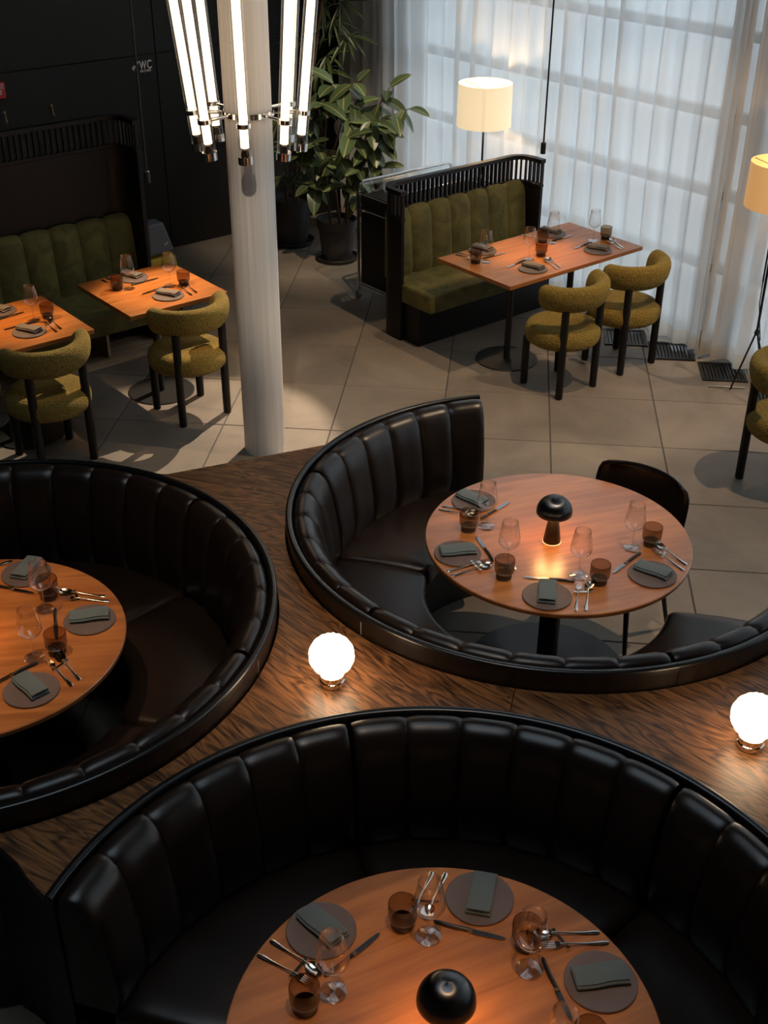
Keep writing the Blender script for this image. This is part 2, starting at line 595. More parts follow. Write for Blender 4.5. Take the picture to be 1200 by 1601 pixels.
# ------------------------------------------------------------------ mesh helpers
class MB:
    def __init__(s):
        s.v = []
        s.f = []

    def add(s, vs, fs):
        o = len(s.v)
        s.v += [tuple(p) for p in vs]
        s.f += [tuple(i + o for i in f) for f in fs]
        return s

    def box(s, c, sz, rz=0.0, mat=None):
        hx, hy, hz = sz[0] / 2, sz[1] / 2, sz[2] / 2
        R = mat if mat is not None else Matrix.Rotation(rz, 3, 'Z')
        P = [R @ Vector((x * hx, y * hy, z * hz)) + Vector(c) for z in (-1, 1) for x, y in ((-1, -1), (1, -1), (1, 1), (-1, 1))]
        return s.add(P, [(3, 2, 1, 0), (4, 5, 6, 7), (0, 1, 5, 4), (1, 2, 6, 5), (2, 3, 7, 6), (3, 0, 4, 7)])

    def cyl(s, p0, p1, r0, r1=None, n=16, caps=True):
        r1 = r0 if r1 is None else r1
        p0, p1 = Vector(p0), Vector(p1)
        d = (p1 - p0).normalized()
        a = d.orthogonal().normalized()
        b = d.cross(a)
        vs = []
        for p, r in ((p0, r0), (p1, r1)):
            vs += [p + r * (math.cos(2 * PI * k / n) * a + math.sin(2 * PI * k / n) * b) for k in range(n)]
        fs = [(k, (k + 1) % n, n + (k + 1) % n, n + k) for k in range(n)]
        if caps:
            fs += [tuple(range(n - 1, -1, -1)), tuple(range(n, 2 * n))]
        return s.add(vs, fs)

    def lathe(s, prof, n=32, c=(0, 0, 0), flute=None):
        """prof: (r, z) from one end to the other; flute(angle, r, z) -> r"""
        rows = []
        vs = []
        for r, z in prof:
            if r < 1e-6:
                rows.append([len(vs)] * n)
                vs.append((c[0], c[1], c[2] + z))
            else:
                row = []
                for k in range(n):
                    a = 2 * PI * k / n
                    rr = flute(a, r, z) if flute else r
                    row.append(len(vs))
                    vs.append((c[0] + rr * math.cos(a), c[1] + rr * math.sin(a), c[2] + z))
                rows.append(row)
        fs = []
        for i in range(len(rows) - 1):
            for k in range(n):
                q = (rows[i][k], rows[i][(k + 1) % n], rows[i + 1][(k + 1) % n], rows[i + 1][k])
                q2 = []
                for x in q:
                    if x not in q2:
                        q2.append(x)
                if len(q2) >= 3:
                    fs.append(tuple(q2))
        return s.add(vs, fs)

    def tube(s, pts, r, n=8, closed=False, caps=True):
        pts = [Vector(p) for p in pts]
        m = len(pts)
        rad = r if isinstance(r, (list, tuple)) else [r] * m
        vs = []
        t0 = (pts[1] - pts[0]).normalized()
        a = t0.orthogonal().normalized()
        for i in range(m):
            if closed:
                t = (pts[(i + 1) % m] - pts[i - 1]).normalized()
            else:
                t = (pts[min(i + 1, m - 1)] - pts[max(i - 1, 0)]).normalized()
            a = (a - t * a.dot(t)).normalized()
            b = t.cross(a)
            vs += [pts[i] + rad[i] * (math.cos(2 * PI * k / n) * a + math.sin(2 * PI * k / n) * b) for k in range(n)]
        fs = []
        for i in range(m if closed else m - 1):
            j = (i + 1) % m
            fs += [(i * n + k, i * n + (k + 1) % n, j * n + (k + 1) % n, j * n + k) for k in range(n)]
        if caps and not closed:
            fs += [tuple(range(n - 1, -1, -1)), tuple(range((m - 1) * n, m * n))]
        return s.add(vs, fs)

    def prism(s, poly, z0, z1):
        n = len(poly)
        vs = [(x, y, z0) for x, y in poly] + [(x, y, z1) for x, y in poly]
        tri = tessellate_polygon([[Vector((x, y, 0)) for x, y in poly]])
        fs = [(k, (k + 1) % n, n + (k + 1) % n, n + k) for k in range(n)]
        for t in tri:
            a, b, c = t
            P = [Vector(poly[i]) for i in t]
            if (P[1] - P[0]).cross(P[2] - P[0]) < 0:
                a, c = c, a
            fs.append((a + n, b + n, c + n))
            fs.append((c, b, a))
        return s.add(vs, fs)

    def grid(s, rows, close_j=False, flip=False):
        ni, nj = len(rows), len(rows[0])
        vs = [p for r in rows for p in r]
        fs = []
        for i in range(ni - 1):
            for j in range(nj if close_j else nj - 1):
                k = (j + 1) % nj
                q = (i * nj + j, i * nj + k, (i + 1) * nj + k, (i + 1) * nj + j)
                fs.append(q[::-1] if flip else q)
        return s.add(vs, fs)

    def mesh(s, name, mat, smooth=True, angle=35):
        me = bpy.data.meshes.new(name)
        me.from_pydata(s.v, [], s.f)
        me.validate()
        me.update()
        if smooth:
            me.polygons.foreach_set('use_smooth', [True] * len(me.polygons))
            me.set_sharp_from_angle(angle=math.radians(angle))
        if mat:
            me.materials.append(mat)
        return me

    def build(s, name, mat, parent=None, smooth=True, angle=35, bevel=0.0, seg=2, loc=None, rz=None, subsurf=0):
        return obj(name, s.mesh(name, mat, smooth, angle), parent, bevel, seg, loc, rz, subsurf)


def obj(name, me, parent=None, bevel=0.0, seg=2, loc=None, rz=None, subsurf=0):
    o = bpy.data.objects.new(name, me)
    COL.objects.link(o)
    if parent:
        o.parent = parent
    if loc is not None:
        o.location = loc
    if rz is not None:
        o.rotation_euler = (0, 0, rz)
    if bevel > 0:
        b = o.modifiers.new('bevel', 'BEVEL')
        b.width = bevel
        b.segments = seg
        b.limit_method = 'ANGLE'
        b.angle_limit = math.radians(40)
        b.harden_normals = False
    if subsurf:
        m = o.modifiers.new('subdivision', 'SUBSURF')
        m.levels = subsurf
        m.render_levels = subsurf
    return o


def tag(o, label=None, cat=None, group=None, kind=None):
    if label:
        o['label'] = label
    if cat:
        o['category'] = cat
    if group:
        o['group'] = group
    if kind:
        o['kind'] = kind
    return o


def thing(name, label, cat, loc=(0, 0, 0), rz=0.0, group=None):
    o = bpy.data.objects.new(name, None)
    o.empty_display_size = 0.1
    COL.objects.link(o)
    o.location = loc
    o.rotation_euler = (0, 0, rz)
    return tag(o, label, cat, group)


def dup(root, loc, rz, label, group=None):
    r = root.copy()
    COL.objects.link(r)
    r.location = loc
    r.rotation_euler = (0, 0, rz)
    r['label'] = label
    if group:
        r['group'] = group
    for ch in list(root.children):
        c = ch.copy()
        COL.objects.link(c)
        c.parent = r
        for g in ch.children:
            d = g.copy()
            COL.objects.link(d)
            d.parent = c
    return r


def struct(o):
    o['kind'] = 'structure'
    return o


rnd = random.Random(7)
AU = math.radians(45)     # direction of the benches

# ------------------------------------------------------------------ room shell
WALL_V, GLASS_U = -9.475, 7.283


def room_poly(u0, u1, v0, v1):
    P = [uv(u0, v0), uv(u1, v0), uv(u1, v1), uv(u0, v1)]
    P = [(p.x, p.y) for p in P]
    # keep counter-clockwise
    a = sum(P[i][0] * P[(i + 1) % 4][1] - P[(i + 1) % 4][0] * P[i][1] for i in range(4))
    return P if a > 0 else P[::-1]


floor = struct(MB().prism(room_poly(-6.0, 7.35, WALL_V - 0.1, 3.0), -0.16, -0.005).build('floor', M['grout'], smooth=False))
TX, TY = 0.7114, 0.7005
tile_me = MB().box((0, 0, -0.0125), (TX - 0.008, TY - 0.008, 0.025)).mesh('tile', M['tile'], smooth=False)
for i in range(-6, 9):
    for j in range(-3, 15):
        cx, cy = -1.775 + TX * (i + 0.5), 10.472 - TY * (j + 0.5)
        cu, cv = (cx + cy) * S2, (cx - cy) * S2
        if cu > 7.5 or cv < WALL_V - 0.2 or abs(cx) > 0.42 * (cy + 2.6):
            continue
        obj('tile', tile_me, floor, bevel=0.003, seg=1, loc=(cx, cy, 0))

# dark panelled wall behind the left bench
wall_l = struct(MB().prism(room_poly(-6.0, 7.45, WALL_V - 0.25, WALL_V - 0.025), 0, 6.0).build('wall_left', M['rail'], smooth=False))
seams = [-2.18, 0.29, 2.76, 5.23, 7.2]
for a, b in zip(seams[:-1], seams[1:]):
    for z0, z1 in ((0, 1.684), (1.684, 3.37), (3.37, 6.0)):
        w = b - a - 0.008
        p = MB().box((0, 0, 0), (w, 0.02, z1 - z0 - 0.008)).build('panel', M['wall_dark'], wall_l, smooth=False, bevel=0.002, seg=1)
        p.location = uv((a + b) / 2, WALL_V - 0.012, (z0 + z1) / 2)
        p.rotation_euler = (0, 0, AU)
# solid end of the window side, and the unseen walls and ceiling that close the room
struct(MB().prism(room_poly(7.2, 7.45, WALL_V - 0.02, -8.6), 0, 6.0).build('wall_right', M['plaster'], smooth=False))
struct(MB().prism(room_poly(-6.2, -6.0, WALL_V, 3.2), 0, 6.0).build('wall_side', M['plaster'], smooth=False))
struct(MB().prism(room_poly(-6.0, 7.45, 3.0, 3.2), 0, 6.0).build('wall_back', M['plaster'], smooth=False))
_c = MB()
for q in ((-6.2, 0.0, WALL_V - 0.25, 3.2), (3.0, 7.45, WALL_V - 0.25, 3.2), (0.0, 3.0, WALL_V - 0.25, -4.0), (0.0, 3.0, -1.0, 3.2)):
    _c.prism(room_poly(*q), 6.0, 6.2)
struct(_c.build('ceiling', M['ceiling'], smooth=False))
rl = struct(MB().prism(room_poly(0.0, 3.0, -4.0, -1.0), 6.15, 6.16).build('added_rooflight', M['pane'], smooth=False))  # added roof light, out of view, for cool daylight from above
for q in range(5):
    MB().box((0, 0, 0), (0.06, 3.0, 0.08)).build('glazing_bar', M['frame'], rl, smooth=False, loc=uv(0.04 + 0.73 * q, -2.5, 6.10), rz=AU)

struct(MB().prism(room_poly(7.45, 60, -60, 60), -0.3, -0.15).build('ground', M['paving'], smooth=False))

# glass wall: frame bars are parts of the window
win = struct(MB().prism(room_poly(GLASS_U - 0.04, GLASS_U + 0.06, -8.6, 3.0), -0.15, 0.10).build('window_1', M['frame'], smooth=False))
for z in (0.59, 1.12, 1.66, 2.19, 2.72, 3.25, 3.78, 4.31, 4.84, 5.37, 5.9):
    MB().box((0, 0, 0), (11.6, 0.08, 0.065)).build('glazing_bar', M['frame'], win, smooth=False, loc=uv(GLASS_U, -2.8, z), rz=AU + PI / 2)
for v in (-8.56, -5.17, -4.86, -1.7, 0.7, 2.96):
    MB().box((0, 0, 0), (0.07 if v != -4.86 else 0.24, 0.10, 5.9)).build('mullion', M['frame'] if v != -4.86 else M['plaster'], win, smooth=False, loc=uv(GLASS_U, v, 2.95), rz=AU + PI / 2)
for a, b in ((-8.56, -5.17), (-5.17, -4.95), (-4.77, -1.7), (-1.7, 0.7), (0.7, 2.96)):
    MB().box((0, 0, 0), (b - a - 0.05, 0.008, 5.8)).build('pane', M['pane'], win, smooth=False, loc=uv(GLASS_U, (a + b) / 2, 3.0), rz=AU + PI / 2)


def curtain(v0, v1, label, seed, u0=7.045, dense0=False):
    """pleated sheer cloth hanging from the ceiling to just over the floor"""
    r = random.Random(seed)
    L = abs(v1 - v0)
    x, pts, ph = 0.0, [], 0.0
    wl = 0.15
    amp = 0.045
    while x < L:
        k = min(1.0, 0.35 + x / 0.35) if dense0 else min(1.0, 0.35 + (L - x) / 0.35)
        step = wl * k / 12
        pts.append((x, ph, amp))
        ph += 2 * PI / 12
        x += step
        if len(pts) % 12 == 0:
            wl = r.uniform(0.11, 0.24)
            amp = r.uniform(0.022, 0.055)
    zs = [0.14, 0.5, 1.0, 1.6, 2.3, 3.2, 4.4, 5.95]

    def row(z, flare):
        out = []
        for xx, p, am in pts:
            sway = 0.012 * math.sin(xx * 3.1 + z * 1.7 + seed)
            wob = 1.0 + 0.25 * math.sin(xx * 7 + z * 0.9)
            d = am * flare * wob * math.sin(p) + 0.3 * am * math.sin(2 * p + 0.8 + z * 0.3) + sway
            out.append(tuple(Vector((xx, d, z))))
        return out
    t = thing('sheer_curtain', label, 'curtain', uv(u0, v0, 0), AU - PI / 2)
    MB().grid([row(z, 1.15 - 0.03 * z) for z in zs]).build('cloth', M['sheer'], t, angle=80)
    MB().grid([row(z, 1.15) for z in (0.03, 0.085, 0.14)]).build('hem', M['hem'], t, angle=80)
    return t


curtain(-9.35, -4.95, 'wide white sheer curtain hanging behind the green bench', 3)
curtain(-4.955, -2.2, 'white sheer curtain hanging behind the amber floor lamp', 11, dense0=True)
curtain(-2.1, 2.8, 'far white sheer curtain at the side of the booths', 5)

# ------------------------------------------------------------------ column with tube lights
CX, CY = -1.44, 6.68
c = thing('round_column', 'round white painted column ringed by glass tube lights', 'column', (CX, CY, 0))
MB().lathe([(0.128, 0), (0.1285, 1.0), (0.132, 3.0), (0.136, 5.995)], 64).build('shaft', M['column'], c)

ch = thing('tube_chandelier', 'chrome ring of glowing glass tubes clamped round the column', 'chandelier', (CX, CY, 1.88))
ringz = 0.195
MB().lathe([(0.136, -0.014), (0.143, -0.014), (0.143, 0.014), (0.136, 0.014), (0.136, -0.014)], 48, (0, 0, ringz)).build('clamp_ring', M['chrome'], ch, angle=30)
tube_len = 1.9
for k in range(8):
    a = math.radians(-83 + 45 * k)
    ca, sa = math.cos(a), math.sin(a)
    R0, R1 = 0.280, 0.280 + 0.105 * tube_len / 1.0
    def at(s, off=0.0):
        R = R0 + (R1 - R0) * s / tube_len + off
        return Vector((R * ca, R * sa, s))
    ax = (at(1) - at(0)).normalized()
    t = MB().cyl(at(0.0), at(tube_len), 0.037, n=20, caps=False).build('glass_tube', M['tube'], ch)
    MB().cyl(at(-0.012), at(0.03), 0.040, n=20).build('end_cap', M['chrome'], t)
    MB().cyl(at(0.03), at(0.065), 0.024, 0.016, n=14).build('lamp_holder', M['bronze'], t)
    MB().cyl(at(0.075), at(tube_len - 0.05), 0.023, n=14).build('light_core', M['filament'], t)
    MB().cyl(at(ringz - 0.012), at(ringz + 0.012), 0.0395, n=20, caps=False).build('tube_band', M['chrome'], t)
    MB().cyl(Vector((0.14 * ca, 0.14 * sa, ringz)), at(ringz, -0.036), 0.010, n=10).build('clamp_arm', M['chrome'], ch)

# ------------------------------------------------------------------ curved leather booths
PROF = [(1.00, 0.435), (0.984, 0.50), (0.988, 0.60), (1.002, 0.70), (1.018, 0.78), (1.032, 0.835), (1.052, 0.873), (1.080, 0.893), (1.108, 0.896), (1.128, 0.884), (1.138, 0.85), (1.140, 0.80)]
PN = [(-1, 0), (-1, 0), (-1, 0), (-1, .05), (-.95, .2), (-.85, .5), (-.6, .8), (-.25, 1), (0, 1), (.2, .8), (0, 0), (0, 0)]
TS = [-1, -0.97, -0.9, -0.75, -0.5, -0.2, 0.2, 0.5, 0.75, 0.9, 0.97, 1]


def channel(a0, a1):
    mb = MB()
    rows = []
    for t in TS:
        a = math.radians((a0 + a1) / 2 + t * (a1 - a0) / 2)
        p = 0.013 * (1 - abs(t) ** 6) - 0.002
        row = []
        for (r, z), (nr, nz) in zip(PROF, PN):
            rr, zz = r + nr * p, z + nz * p * 0.6
            row.append((rr * math.cos(a), rr * math.sin(a), zz))
        row.append((1.14 * math.cos(a), 1.14 * math.sin(a), 0.435))
        rows.append(row)
    mb.grid(rows)
    n = len(rows[0])
    mb.f.append(tuple(range(n - 1, -1, -1)))
    o = (len(rows) - 1) * n
    mb.f.append(tuple(range(o, o + n)))
    return mb


def sector(r0, r1, a0, a1, n=24):
    A = [math.radians(a0 + (a1 - a0) * k / n) for k in range(n + 1)]
    return [(r1 * math.cos(a), r1 * math.sin(a)) for a in A] + [(r0 * math.cos(a), r0 * math.sin(a)) for a in reversed(A)]


def seat_pad(r0, r1, a0, a1, z0, z1, rad=0.028, corner=0.055, n=30):
    """upholstered annular pad, its edges and corners rounded"""
    rm = (r0 + r1) / 2
    tot = math.radians(a1 - a0) * r0
    ds = [0, 0.15, 0.35, 0.6, 1.0]
    S = [d * corner for d in ds] + [corner + (tot - 2 * corner) * k / n for k in range(1, n)] + [tot - d * corner for d in reversed(ds)]
    rows = []
    for s in S:
        d = min(s, tot - s)
        f = 1 - math.sqrt(max(0.0, 1 - ((corner - min(d, corner)) / corner) ** 2))
        ir, iz = corner * f, rad * f * 0.95
        a = math.radians(a0) + s / r0
        ra, rb, za, zb = r0 + ir, r1 - ir * 0.3, z0 + iz, z1 - iz
        q = min(rad, (zb - za) / 2.05)
        row = []
        for cx, cz, st in ((ra + q, zb - q, PI), (rb - q, zb - q, PI / 2), (rb - q, za + q, 0), (ra + q, za + q, -PI / 2)):
            for k in range(5):
                b = st - PI / 2 * k / 4
                row.append((cx + q * math.cos(b), cz + q * math.sin(b)))
        # a soft crown along the top between the two upper corners
        top = row[:5] + [(ra + (rb - ra) * g, zb + 0.010 * math.sin(PI * g)) for g in (0.25, 0.5, 0.75)] + row[5:]
        rows.append([(r * math.cos(a), r * math.sin(a), z) for r, z in top])
    mb = MB().grid(rows, close_j=True, flip=False)
    m = len(rows[0])
    mb.f.append(tuple(range(m - 1, -1, -1)))
    mb.f.append(tuple(range((len(rows) - 1) * m, len(rows) * m)))
    return mb


def booth(center, mods, label):
    t = thing('curved_booth', label, 'booth', (center[0], center[1], 0))
    for a0, a1 in mods:
        w = (a1 - a0 - 1.0) / 6
        for k in range(6):
            channel(a0 + 0.5 + w * k, a0 + 0.5 + w * (k + 1)).build('back_channel', M['leather'], t, angle=60)
        MB().prism(sector(1.142, 1.166, a0 + .015, a1 - .015), 0.0, 0.874).build('shell_panel', M['shell'], t, bevel=0.003, seg=1)
        A = [math.radians(a0 + .04 + (a1 - a0 - .08) * k / 30) for k in range(31)]
        sec = [(1.141, 0.872), (1.141, 0.893), (1.145, 0.899), (1.160, 0.901), (1.168, 0.897), (1.170, 0.889), (1.170, 0.872)]
        mb = MB().grid([[(r * math.cos(a), r * math.sin(a), z) for r, z in sec] for a in A], close_j=True)
        ns = len(sec)
        mb.f.append(tuple(range(ns - 1, -1, -1)))
        mb.f.append(tuple(range(30 * ns, 31 * ns)))
        mb.build('top_rail', M['rail'], t, angle=50)
        seat_pad(0.55, 1.02, a0 + 0.2, a1 - 0.2, 0.335, 0.452).build('seat_cushion', M['leather'], t, angle=60)
        MB().prism(sector(0.66, 1.141, a0, a1), 0.0, 0.334).build('seat_base', M['black'], t)
    return t


B1, B2, B3 = (0.273, 4.617), (-1.960, 3.629), (-0.046, 2.056)
booth(B1, [(108.2, 169.4), (169.4, 230.8), (230.8, 292.0), (292.0, 352.5)], 'black leather curved booth around the round table with the shell chair')
booth(B2, [(113.6, 174.5), (52.6, 113.6), (-9.4, 52.6), (-70.5, -9.4)], 'black leather curved booth backing onto the olive bouclé chairs')
booth(B3, [(110.4, 169.6), (51.0, 110.4), (-8.5, 51.0)], 'black leather curved booth around the chairless table with mushroom lamp')

# ------------------------------------------------------------------ oak divider top between the booths
RD = 1.1735


def arc(C, a0, a1, n=28):
    return [(C[0] + RD * math.cos(math.radians(a0 + (a1 - a0) * k / n)), C[1] + RD * math.sin(math.radians(a0 + (a1 - a0) * k / n))) for k in range(n + 1)]


dv = thing('booth_divider', 'dark smoked oak divider top filling the gaps between leather booths', 'divider')
a12 = math.degrees(math.atan2(B1[1] - B2[1], B1[0] - B2[0]))
a13 = math.degrees(math.atan2(B3[1] - B1[1], B3[0] - B1[0])) % 360
a32 = math.degrees(math.atan2(B2[1] - B3[1], B2[0] - B3[0]))
e = 0.06
polys = [
    (arc(B1, 142.2, a12 + 180 - e)[::1], arc(B2, a12 + e, 77.0), -0.20),
    (arc(B1, a12 + 180 + e, a13 - e), arc(B3, a13 - 180 + e, a32 - e), arc(B2, a32 - 180 + e, a12 - e), -0.72),
    (arc(B1, a13 + e, 346), [(2.6, 4.2), (2.6, 1.6)], arc(B3, -6, a13 - 180 - e), -0.62),
    (arc(B3, a32 + e, 167.5), [(-1.30, 2.40), (-1.36, 2.462), (-1.431, 2.512), (-1.50, 2.548)], arc(B2, -66.5, a32 - 180 - e), -0.45),
]
for item in polys:
    rz = item[-1]
    P = [q for part in item[:-1] for q in part]
    cx = sum(p[0] for p in P) / len(P)
    cy = sum(p[1] for p in P) / len(P)
    ca, sa = math.cos(-rz), math.sin(-rz)
    Q = [((x - cx) * ca - (y - cy) * sa, (x - cx) * sa + (y - cy) * ca) for x, y in P]
    ar = sum(Q[i][0] * Q[(i + 1) % len(Q)][1] - Q[(i + 1) % len(Q)][0] * Q[i][1] for i in range(len(Q)))
    if ar < 0:
        Q = Q[::-1]
    MB().prism(Q, 0.780, 0.810).build('top_panel', M['oak'], dv, loc=(cx, cy, 0), rz=rz, smooth=False, bevel=0.0015, seg=1)
    MB().prism([(x * 0.985, y * 0.985) for x, y in Q], 0.0, 0.779).build('plinth', M['blackwood'], dv, loc=(cx, cy, 0), rz=rz, smooth=False)

# ------------------------------------------------------------------ tables
def round_table(x, y, rz, label):
    t = thing('round_table', label, 'table', (x, y, 0), rz, 'round booth tables')
    MB().lathe([(0, 0.722), (0.572, 0.722), (0.586, 0.730), (0.5865, 0.746), (0.583, 0.75), (0, 0.75)], 96).build('table_top', M['table'], t, angle=25)
    MB().cyl((0, 0, 0.012), (0, 0, 0.721), 0.048, n=28).build('pedestal', M['black'], t)
    MB().lathe([(0, 0.0), (0.38, 0.0), (0.382, 0.006), (0.378, 0.011), (0.05, 0.014), (0, 0.014)], 72).build('base_disc', M['disc'], t, angle=25)
    MB().box((0, 0, 0.716), (0.5, 0.08, 0.01)).build('fixing_plate', M['black'], t)
    return t


T1C, T2C, T3C = (0.305, 4.600), (-1.966, 3.580), (-0.041, 2.053)
round_table(*T1C, 0.42, 'round wooden table with four settings beside the black shell chair')
round_table(*T2C, 0.25, 'round wooden table in the booth backing onto the bouclé chairs')
round_table(*T3C, 0.55, 'round wooden table with mushroom lamp and no chair, in its booth')


def bench_table(u, v, lu, lv, bases, label, mat, name='square_table'):
    t = thing(name, label, 'table', uv(u, v, 0), AU)
    MB().box((0, 0, 0.736), (lu, lv, 0.028)).build('table_top', mat, t, smooth=False, bevel=0.002, seg=2)
    for b in bases:
        MB().cyl((b, 0, 0.010), (b, 0, 0.721), 0.024, n=20).build('pedestal', M['black'], t)
        MB().lathe([(0, 0.0), (0.226, 0.0), (0.228, 0.005), (0.224, 0.009), (0.03, 0.011), (0, 0.011)], 56, (b, 0, 0)).build('base_disc', M['black'], t, angle=25)
        MB().box((b, 0, 0.716), (0.3, 0.3, 0.010)).build('fixing_plate', M['black'], t)
    return t


bench_table(6.167, -5.796, 1.335, 0.735, (-0.29, 0.33), 'oblong wooden table by the curtain before the lit green bench', M['table2'], 'oblong_table')
bench_table(3.618, -6.888, 0.715, 0.735, (0.0,), 'square wooden table nearer the white column under a pendant spotlight', M['table2'])
bench_table(2.630, -6.845, 0.715, 0.735, (0.0,), 'square wooden table farther from the white column', M['table2'])

# ------------------------------------------------------------------ green velvet benches with slatted galleries
def ushape(W, D, rc, n=8):
    P = [(0.0, -D), (0.0, -rc)]
    P += [(rc - rc * math.cos(PI / 2 * k / n), -rc + rc * math.sin(PI / 2 * k / n)) for k in range(1, n + 1)]
    P += [(W - rc, 0.0)]
    P += [(W - rc + rc * math.sin(PI / 2 * k / n), -rc + rc * math.cos(PI / 2 * k / n)) for k in range(1, n + 1)]
    P += [(W, -D)]
    return P


def sweep_plan(P, w_in, w_out, z0, z1):
    """wall of given thickness following the plan line P"""
    n = len(P)
    inn, out = [], []
    for i in range(n):
        a, b = Vector(P[max(i - 1, 0)]), Vector(P[min(i + 1, n - 1)])
        d = (b - a).normalized()
        nr = Vector((d.y, -d.x))        # to the inside
        inn.append(Vector(P[i]) + nr * w_in)
        out.append(Vector(P[i]) - nr * w_out)
    return [(p.x, p.y) for p in inn] + [(p.x, p.y) for p in reversed(out)]


def along(P, s):
    for a, b in zip(P[:-1], P[1:]):
        a, b = Vector(a), Vector(b)
        L = (b - a).length
        if s <= L:
            return a + (b - a) * (s / L), (b - a).normalized()
        s -= L
    return Vector(P[-1]), (Vector(P[-1]) - Vector(P[-2])).normalized()


def ccw(P):
    a = sum(P[i][0] * P[(i + 1) % len(P)][1] - P[(i + 1) % len(P)][0] * P[i][1] for i in range(len(P)))
    return P if a > 0 else P[::-1]


def velvet_channel(x0, x1, ztop, mat):
    mb = MB()
    prof = [(-0.115, 0.44), (-0.128, 0.50), (-0.122, 0.62), (-0.108, 0.76), (-0.098, ztop - 0.075), (-0.085, ztop - 0.03), (-0.060, ztop - 0.004), (-0.040, ztop), (-0.033, ztop - 0.01), (-0.033, 0.44)]
    nrm = [(-1, 0), (-1, 0), (-1, 0), (-1, 0), (-1, .2), (-.7, .7), (-.2, 1), (0, .6), (0, 0), (0, 0)]
    rows = []
    for t in TS:
        x = (x0 + x1) / 2 + t * (x1 - x0) / 2
        p = 0.028 * (1 - abs(t) ** 3) - 0.002
        rows.append([(x, y + ny * p, z + nz * p) for (y, z), (ny, nz) in zip(prof, nrm)])
    mb.grid(rows, flip=True)
    n = len(prof)
    mb.f.append(tuple(range(n)))
    o = (len(rows) - 1) * n
    mb.f.append(tuple(range(o + n - 1, o - 1, -1)))
    return mb


def bench(u0, v0, W, D, zpan, ztop, nch, label, raw=False, seat_front=-0.60, base_front=-0.435):
    t = thing('velvet_bench', label, 'bench', uv(u0, v0, 0), AU)
    P = ushape(W, D, 0.14)
    MB().prism(ccw(sweep_plan(P, 0.028, 0.0, 0, 1)), 0.0, zpan).build('shell_panel', M['blackwood'], t, bevel=0.004, seg=2, angle=30)
    MB().prism(ccw(sweep_plan(P, 0.034, 0.006, 0, 1)), zpan + 0.001, zpan + 0.026).build('lower_rail', M['blackwood'], t, bevel=0.004, seg=2, angle=30)
    MB().prism(ccw(sweep_plan(P, 0.040, 0.012, 0, 1)), ztop - 0.032, ztop).build('top_rail', M['blackwood'], t, bevel=0.006, seg=2, angle=30)
    total = sum((Vector(b) - Vector(a)).length for a, b in zip(P[:-1], P[1:]))
    ns = int(total / 0.043)
    sm = MB().box((0, 0, 0), (0.015, 0.026, ztop - 0.033 - zpan - 0.026)).mesh('slat', M['blackwood'], smooth=False)
    for k in range(ns + 1):
        q, d = along(P, 0.008 + (total - 0.016) * k / ns)
        nr = Vector((d.y, -d.x))
        q = q + nr * 0.014
        obj('slat', sm, t, loc=(q.x, q.y, (ztop - 0.033 + zpan + 0.026) / 2), rz=math.atan2(d.y, d.x))
    cw = (W - 0.06) / nch
    for k in range(nch):
        velvet_channel(0.03 + cw * k, 0.03 + cw * (k + 1), zpan + 0.015 if not raw else 0.925, M['velvet']).build('back_channel', M['velvet'], t, angle=60)
    plan = [(0.032, -0.08), (0.032, -D - 0.006), (-0.004, -D - 0.006), (-0.004, seat_front), (W + 0.004, seat_front), (W + 0.004, -D - 0.006), (W - 0.032, -D - 0.006), (W - 0.032, -0.08)]
    MB().prism(ccw(plan), 0.312, 0.452).build('seat_cushion', M['velvet'], t, bevel=0.035, seg=4, angle=60)
    if not raw:
        MB().prism(ccw([(0.034, -0.05), (0.034, base_front), (W - 0.034, base_front), (W - 0.034, -0.05)]), 0.0, 0.311).build('seat_base', M['blackwood'], t, smooth=False, bevel=0.003, seg=1)
    else:
        MB().box((W / 2, base_front, 0.0225), (W - 0.07, 0.045, 0.045)).build('bottom_rail', M['rawwood'], t, smooth=False, bevel=0.002, seg=1)
        MB().box((W / 2, base_front, 0.288), (W - 0.07, 0.045, 0.045)).build('front_rail', M['rawwood'], t, smooth=False, bevel=0.002, seg=1)
        for x in (0.08, 0.55, 0.60, 1.18, 1.23, W - 0.10):
            MB().box((x, base_front, 0.155), (0.042, 0.042, 0.218)).build('post', M['rawwood'], t, smooth=False, bevel=0.002, seg=1)
        MB().box((W / 2, -0.26, 0.006), (W - 0.07, 0.30, 0.012)).build('base_board', M['rawwood'], t, smooth=False)
        for x in (0.30, 0.90, 1.50):
            MB().box((x, -0.20, 0.16), (0.020, 0.34, 0.29)).build('rib', M['rawwood'], t, smooth=False)
    return t


bench(5.48, -6.80, 1.44, 0.26, 0.915, 1.135, 7, 'green velvet bench with black slatted gallery beside the bar cart')
bench(2.10, -7.965, 1.955, 0.28, 1.405, 1.63, 9, 'tall-backed dark green velvet bench against the black panelled wall', raw=True, seat_front=-0.66, base_front=-0.46)

